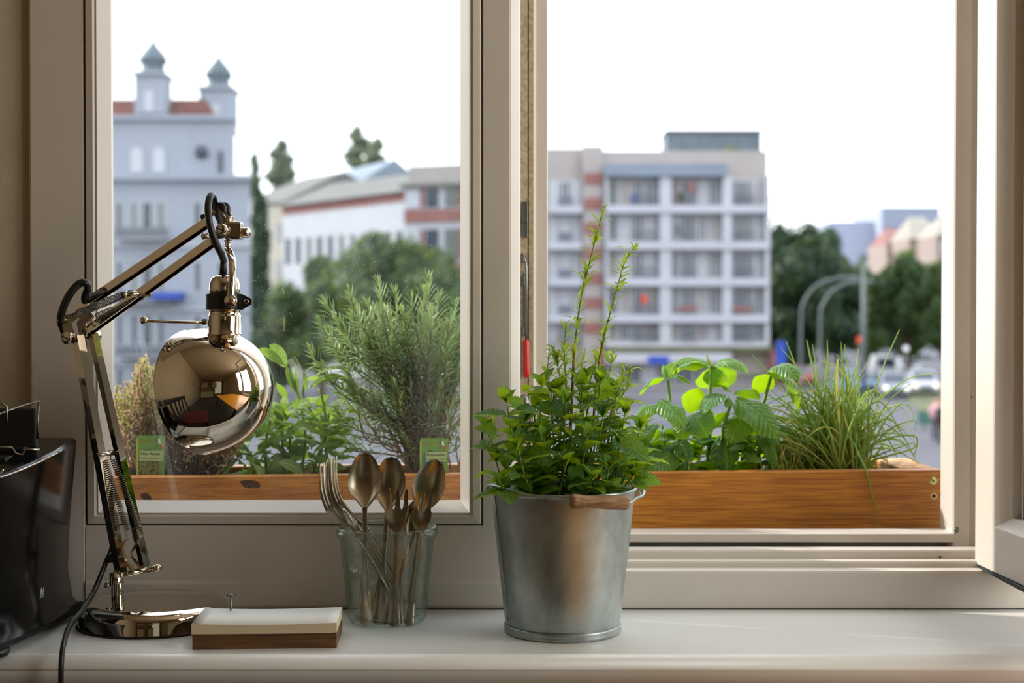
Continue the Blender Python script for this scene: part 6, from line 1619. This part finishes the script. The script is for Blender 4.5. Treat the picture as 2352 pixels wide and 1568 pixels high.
paints = {'silver': mat('silver_paint', (140, 146, 154), .3, .3), 'white': mat('white_paint', (176, 178, 184), .3), 'dark': mat('dark_paint', (60, 66, 78), .3, .2), 'blue': mat('blue_paint', (90, 116, 150), .3, .2), 'red': mat('red_paint', (140, 40, 44), .3), 'grey': mat('grey_paint', (100, 104, 112), .3, .2)}
protos = {}
CARS = [(2117, 905, 'white', 0, True, -8, 'white car with headlights on, driving towards the window at the right'), (2050, 912, 'silver', 0, True, -8, 'silver car with headlights on, left of the white one in the junction'), (2028, 872, 'white', 1, True, -6, 'white van behind the silver car in the junction'),
        (1965, 905, 'blue', 0, False, 12, 'blue-grey car behind the chives'), (1898, 812, 'silver', 0, True, -6, 'silver car with orange headlights far up the avenue'), (1858, 830, 'white', 1, False, -5, 'white van parked under the dark trees'),
        (1925, 835, 'grey', 0, False, -4, 'grey car following far up the avenue'), (2085, 862, 'white', 0, False, -8, 'white car behind the silver car, half hidden'), (2110, 822, 'silver', 0, False, 80, 'silver parked car under the median trees, left one'), (2152, 824, 'white', 0, False, 80, 'white parked car under the median trees'),
        (2194, 826, 'grey', 0, False, 80, 'grey parked car at the right edge of the avenue'), (1845, 800, 'dark', 0, False, 10, 'dark car parked beside the apartment block'), (1795, 850, 'dark', 0, False, 6, 'dark car at the apartment block corner'), (2012, 816, 'silver', 0, False, 80, 'silver parked car behind the straight pole'), (2054, 814, 'red', 0, False, 80, 'red parked car behind the straight pole'), (1825, 888, 'red', 0, False, 20, 'red car half hidden behind the basil')]
for (px, py, pc, van, li, rz, lab) in CARS:
    D = gd(py); key = (pc, van, li)
    if key not in protos: c = protos[key] = car_proto(paints[pc], bool(van), li)
    else: c = copy_tree(protos[key])
    p = P(px, 800, D); c.location = (p.x, D, GZ); c.rotation_euler = (0, 0, math.radians(rz)); tag(c, lab, 'car', 'cars on the avenue')
# pedestrians waiting far off
def person(px, py, D, shirt, lab):
    p = P(px, py, D); x, y = p.x, D
    t = empty('person', (x, y, GZ), lab, 'person')
    m_ = MB(); g_ = GZ
    for s in (-1, 1): m_.tube([(x + s * .10, y - .02, g_), (x + s * .10, y, g_ + .45), (x + s * .08, y, g_ + .90)], [.055, .07, .095], 10)
    m_.build('trousers', M['tire'], t)
    m_ = MB(); m_.tube([(x, y, g_ + .86), (x, y, g_ + 1.05), (x, y, g_ + 1.32), (x, y, g_ + 1.46), (x, y, g_ + 1.52)], [.16, .15, .19, .15, .07], 14, sx=.62, sy=1.0)
    for s in (-1, 1): m_.tube([(x + s * .18, y, g_ + 1.42), (x + s * .24, y, g_ + 1.15), (x + s * .22, y - .08, g_ + .90)], [.055, .045, .035], 8)
    m_.build('top', shirt, t)
    m_ = MB(); m_.tube([(x, y, g_ + 1.48), (x, y, g_ + 1.56)], .05, 8); m_.ball((x, y, g_ + 1.66), .10, 12, (.85, .95, 1.15)); m_.build('head', mat('skin', (200, 150, 124), .6), t)
    m_ = MB(); m_.ball((x, y + .02, g_ + 1.69), .108, 12, (.88, .95, 1.05)); m_.build('hair', M['tire'], t)
person(2163, 1000, 58, M['tire'], 'person in dark clothes standing at the kerb right of the planter box')
person(2150, 1000, 60, mat('pink_top', (200, 150, 156), .7), 'person in a pink top standing left of the dark-clothed one')

for o in SC.objects:
    if o.type == 'EMPTY' and o.parent is None and not o.get('label') and not o.get('kind'): pass
# hedge-like row of shrubs closing the view under the tree crowns
r9 = random.Random(77)
for k in range(7):
    px = 1800 + k * 62; D = 205
    tree(px, 800, D, 46, 722, 822, M['tr_dark'], 'dark shrub under the avenue trees, %s in the row' % ('leftmost', 'second from the left', 'third from the left', 'middle one', 'third from the right', 'second from the right', 'rightmost')[k], 1000, .6, 'round', 'shrub', 'shrubs under the avenue trees', seed=90 + k, blobs=14)

# the avenue goes on to the right, behind the window jamb
tree(2330, 800, 120, 85, 580, 830, M['tr_mid'], 'avenue tree hidden behind the open window leaf, nearer one', 2600, .36, seed=51, blobs=26)
tree(2470, 800, 112, 90, 570, 830, M['tr_dark'], 'avenue tree hidden behind the open window leaf, farther right', 2600, .36, seed=52, blobs=26)
tree(2640, 800, 116, 90, 560, 830, M['tr_mid'], 'avenue tree hidden behind the open window leaf, rightmost', 2600, .36, seed=53, blobs=26)
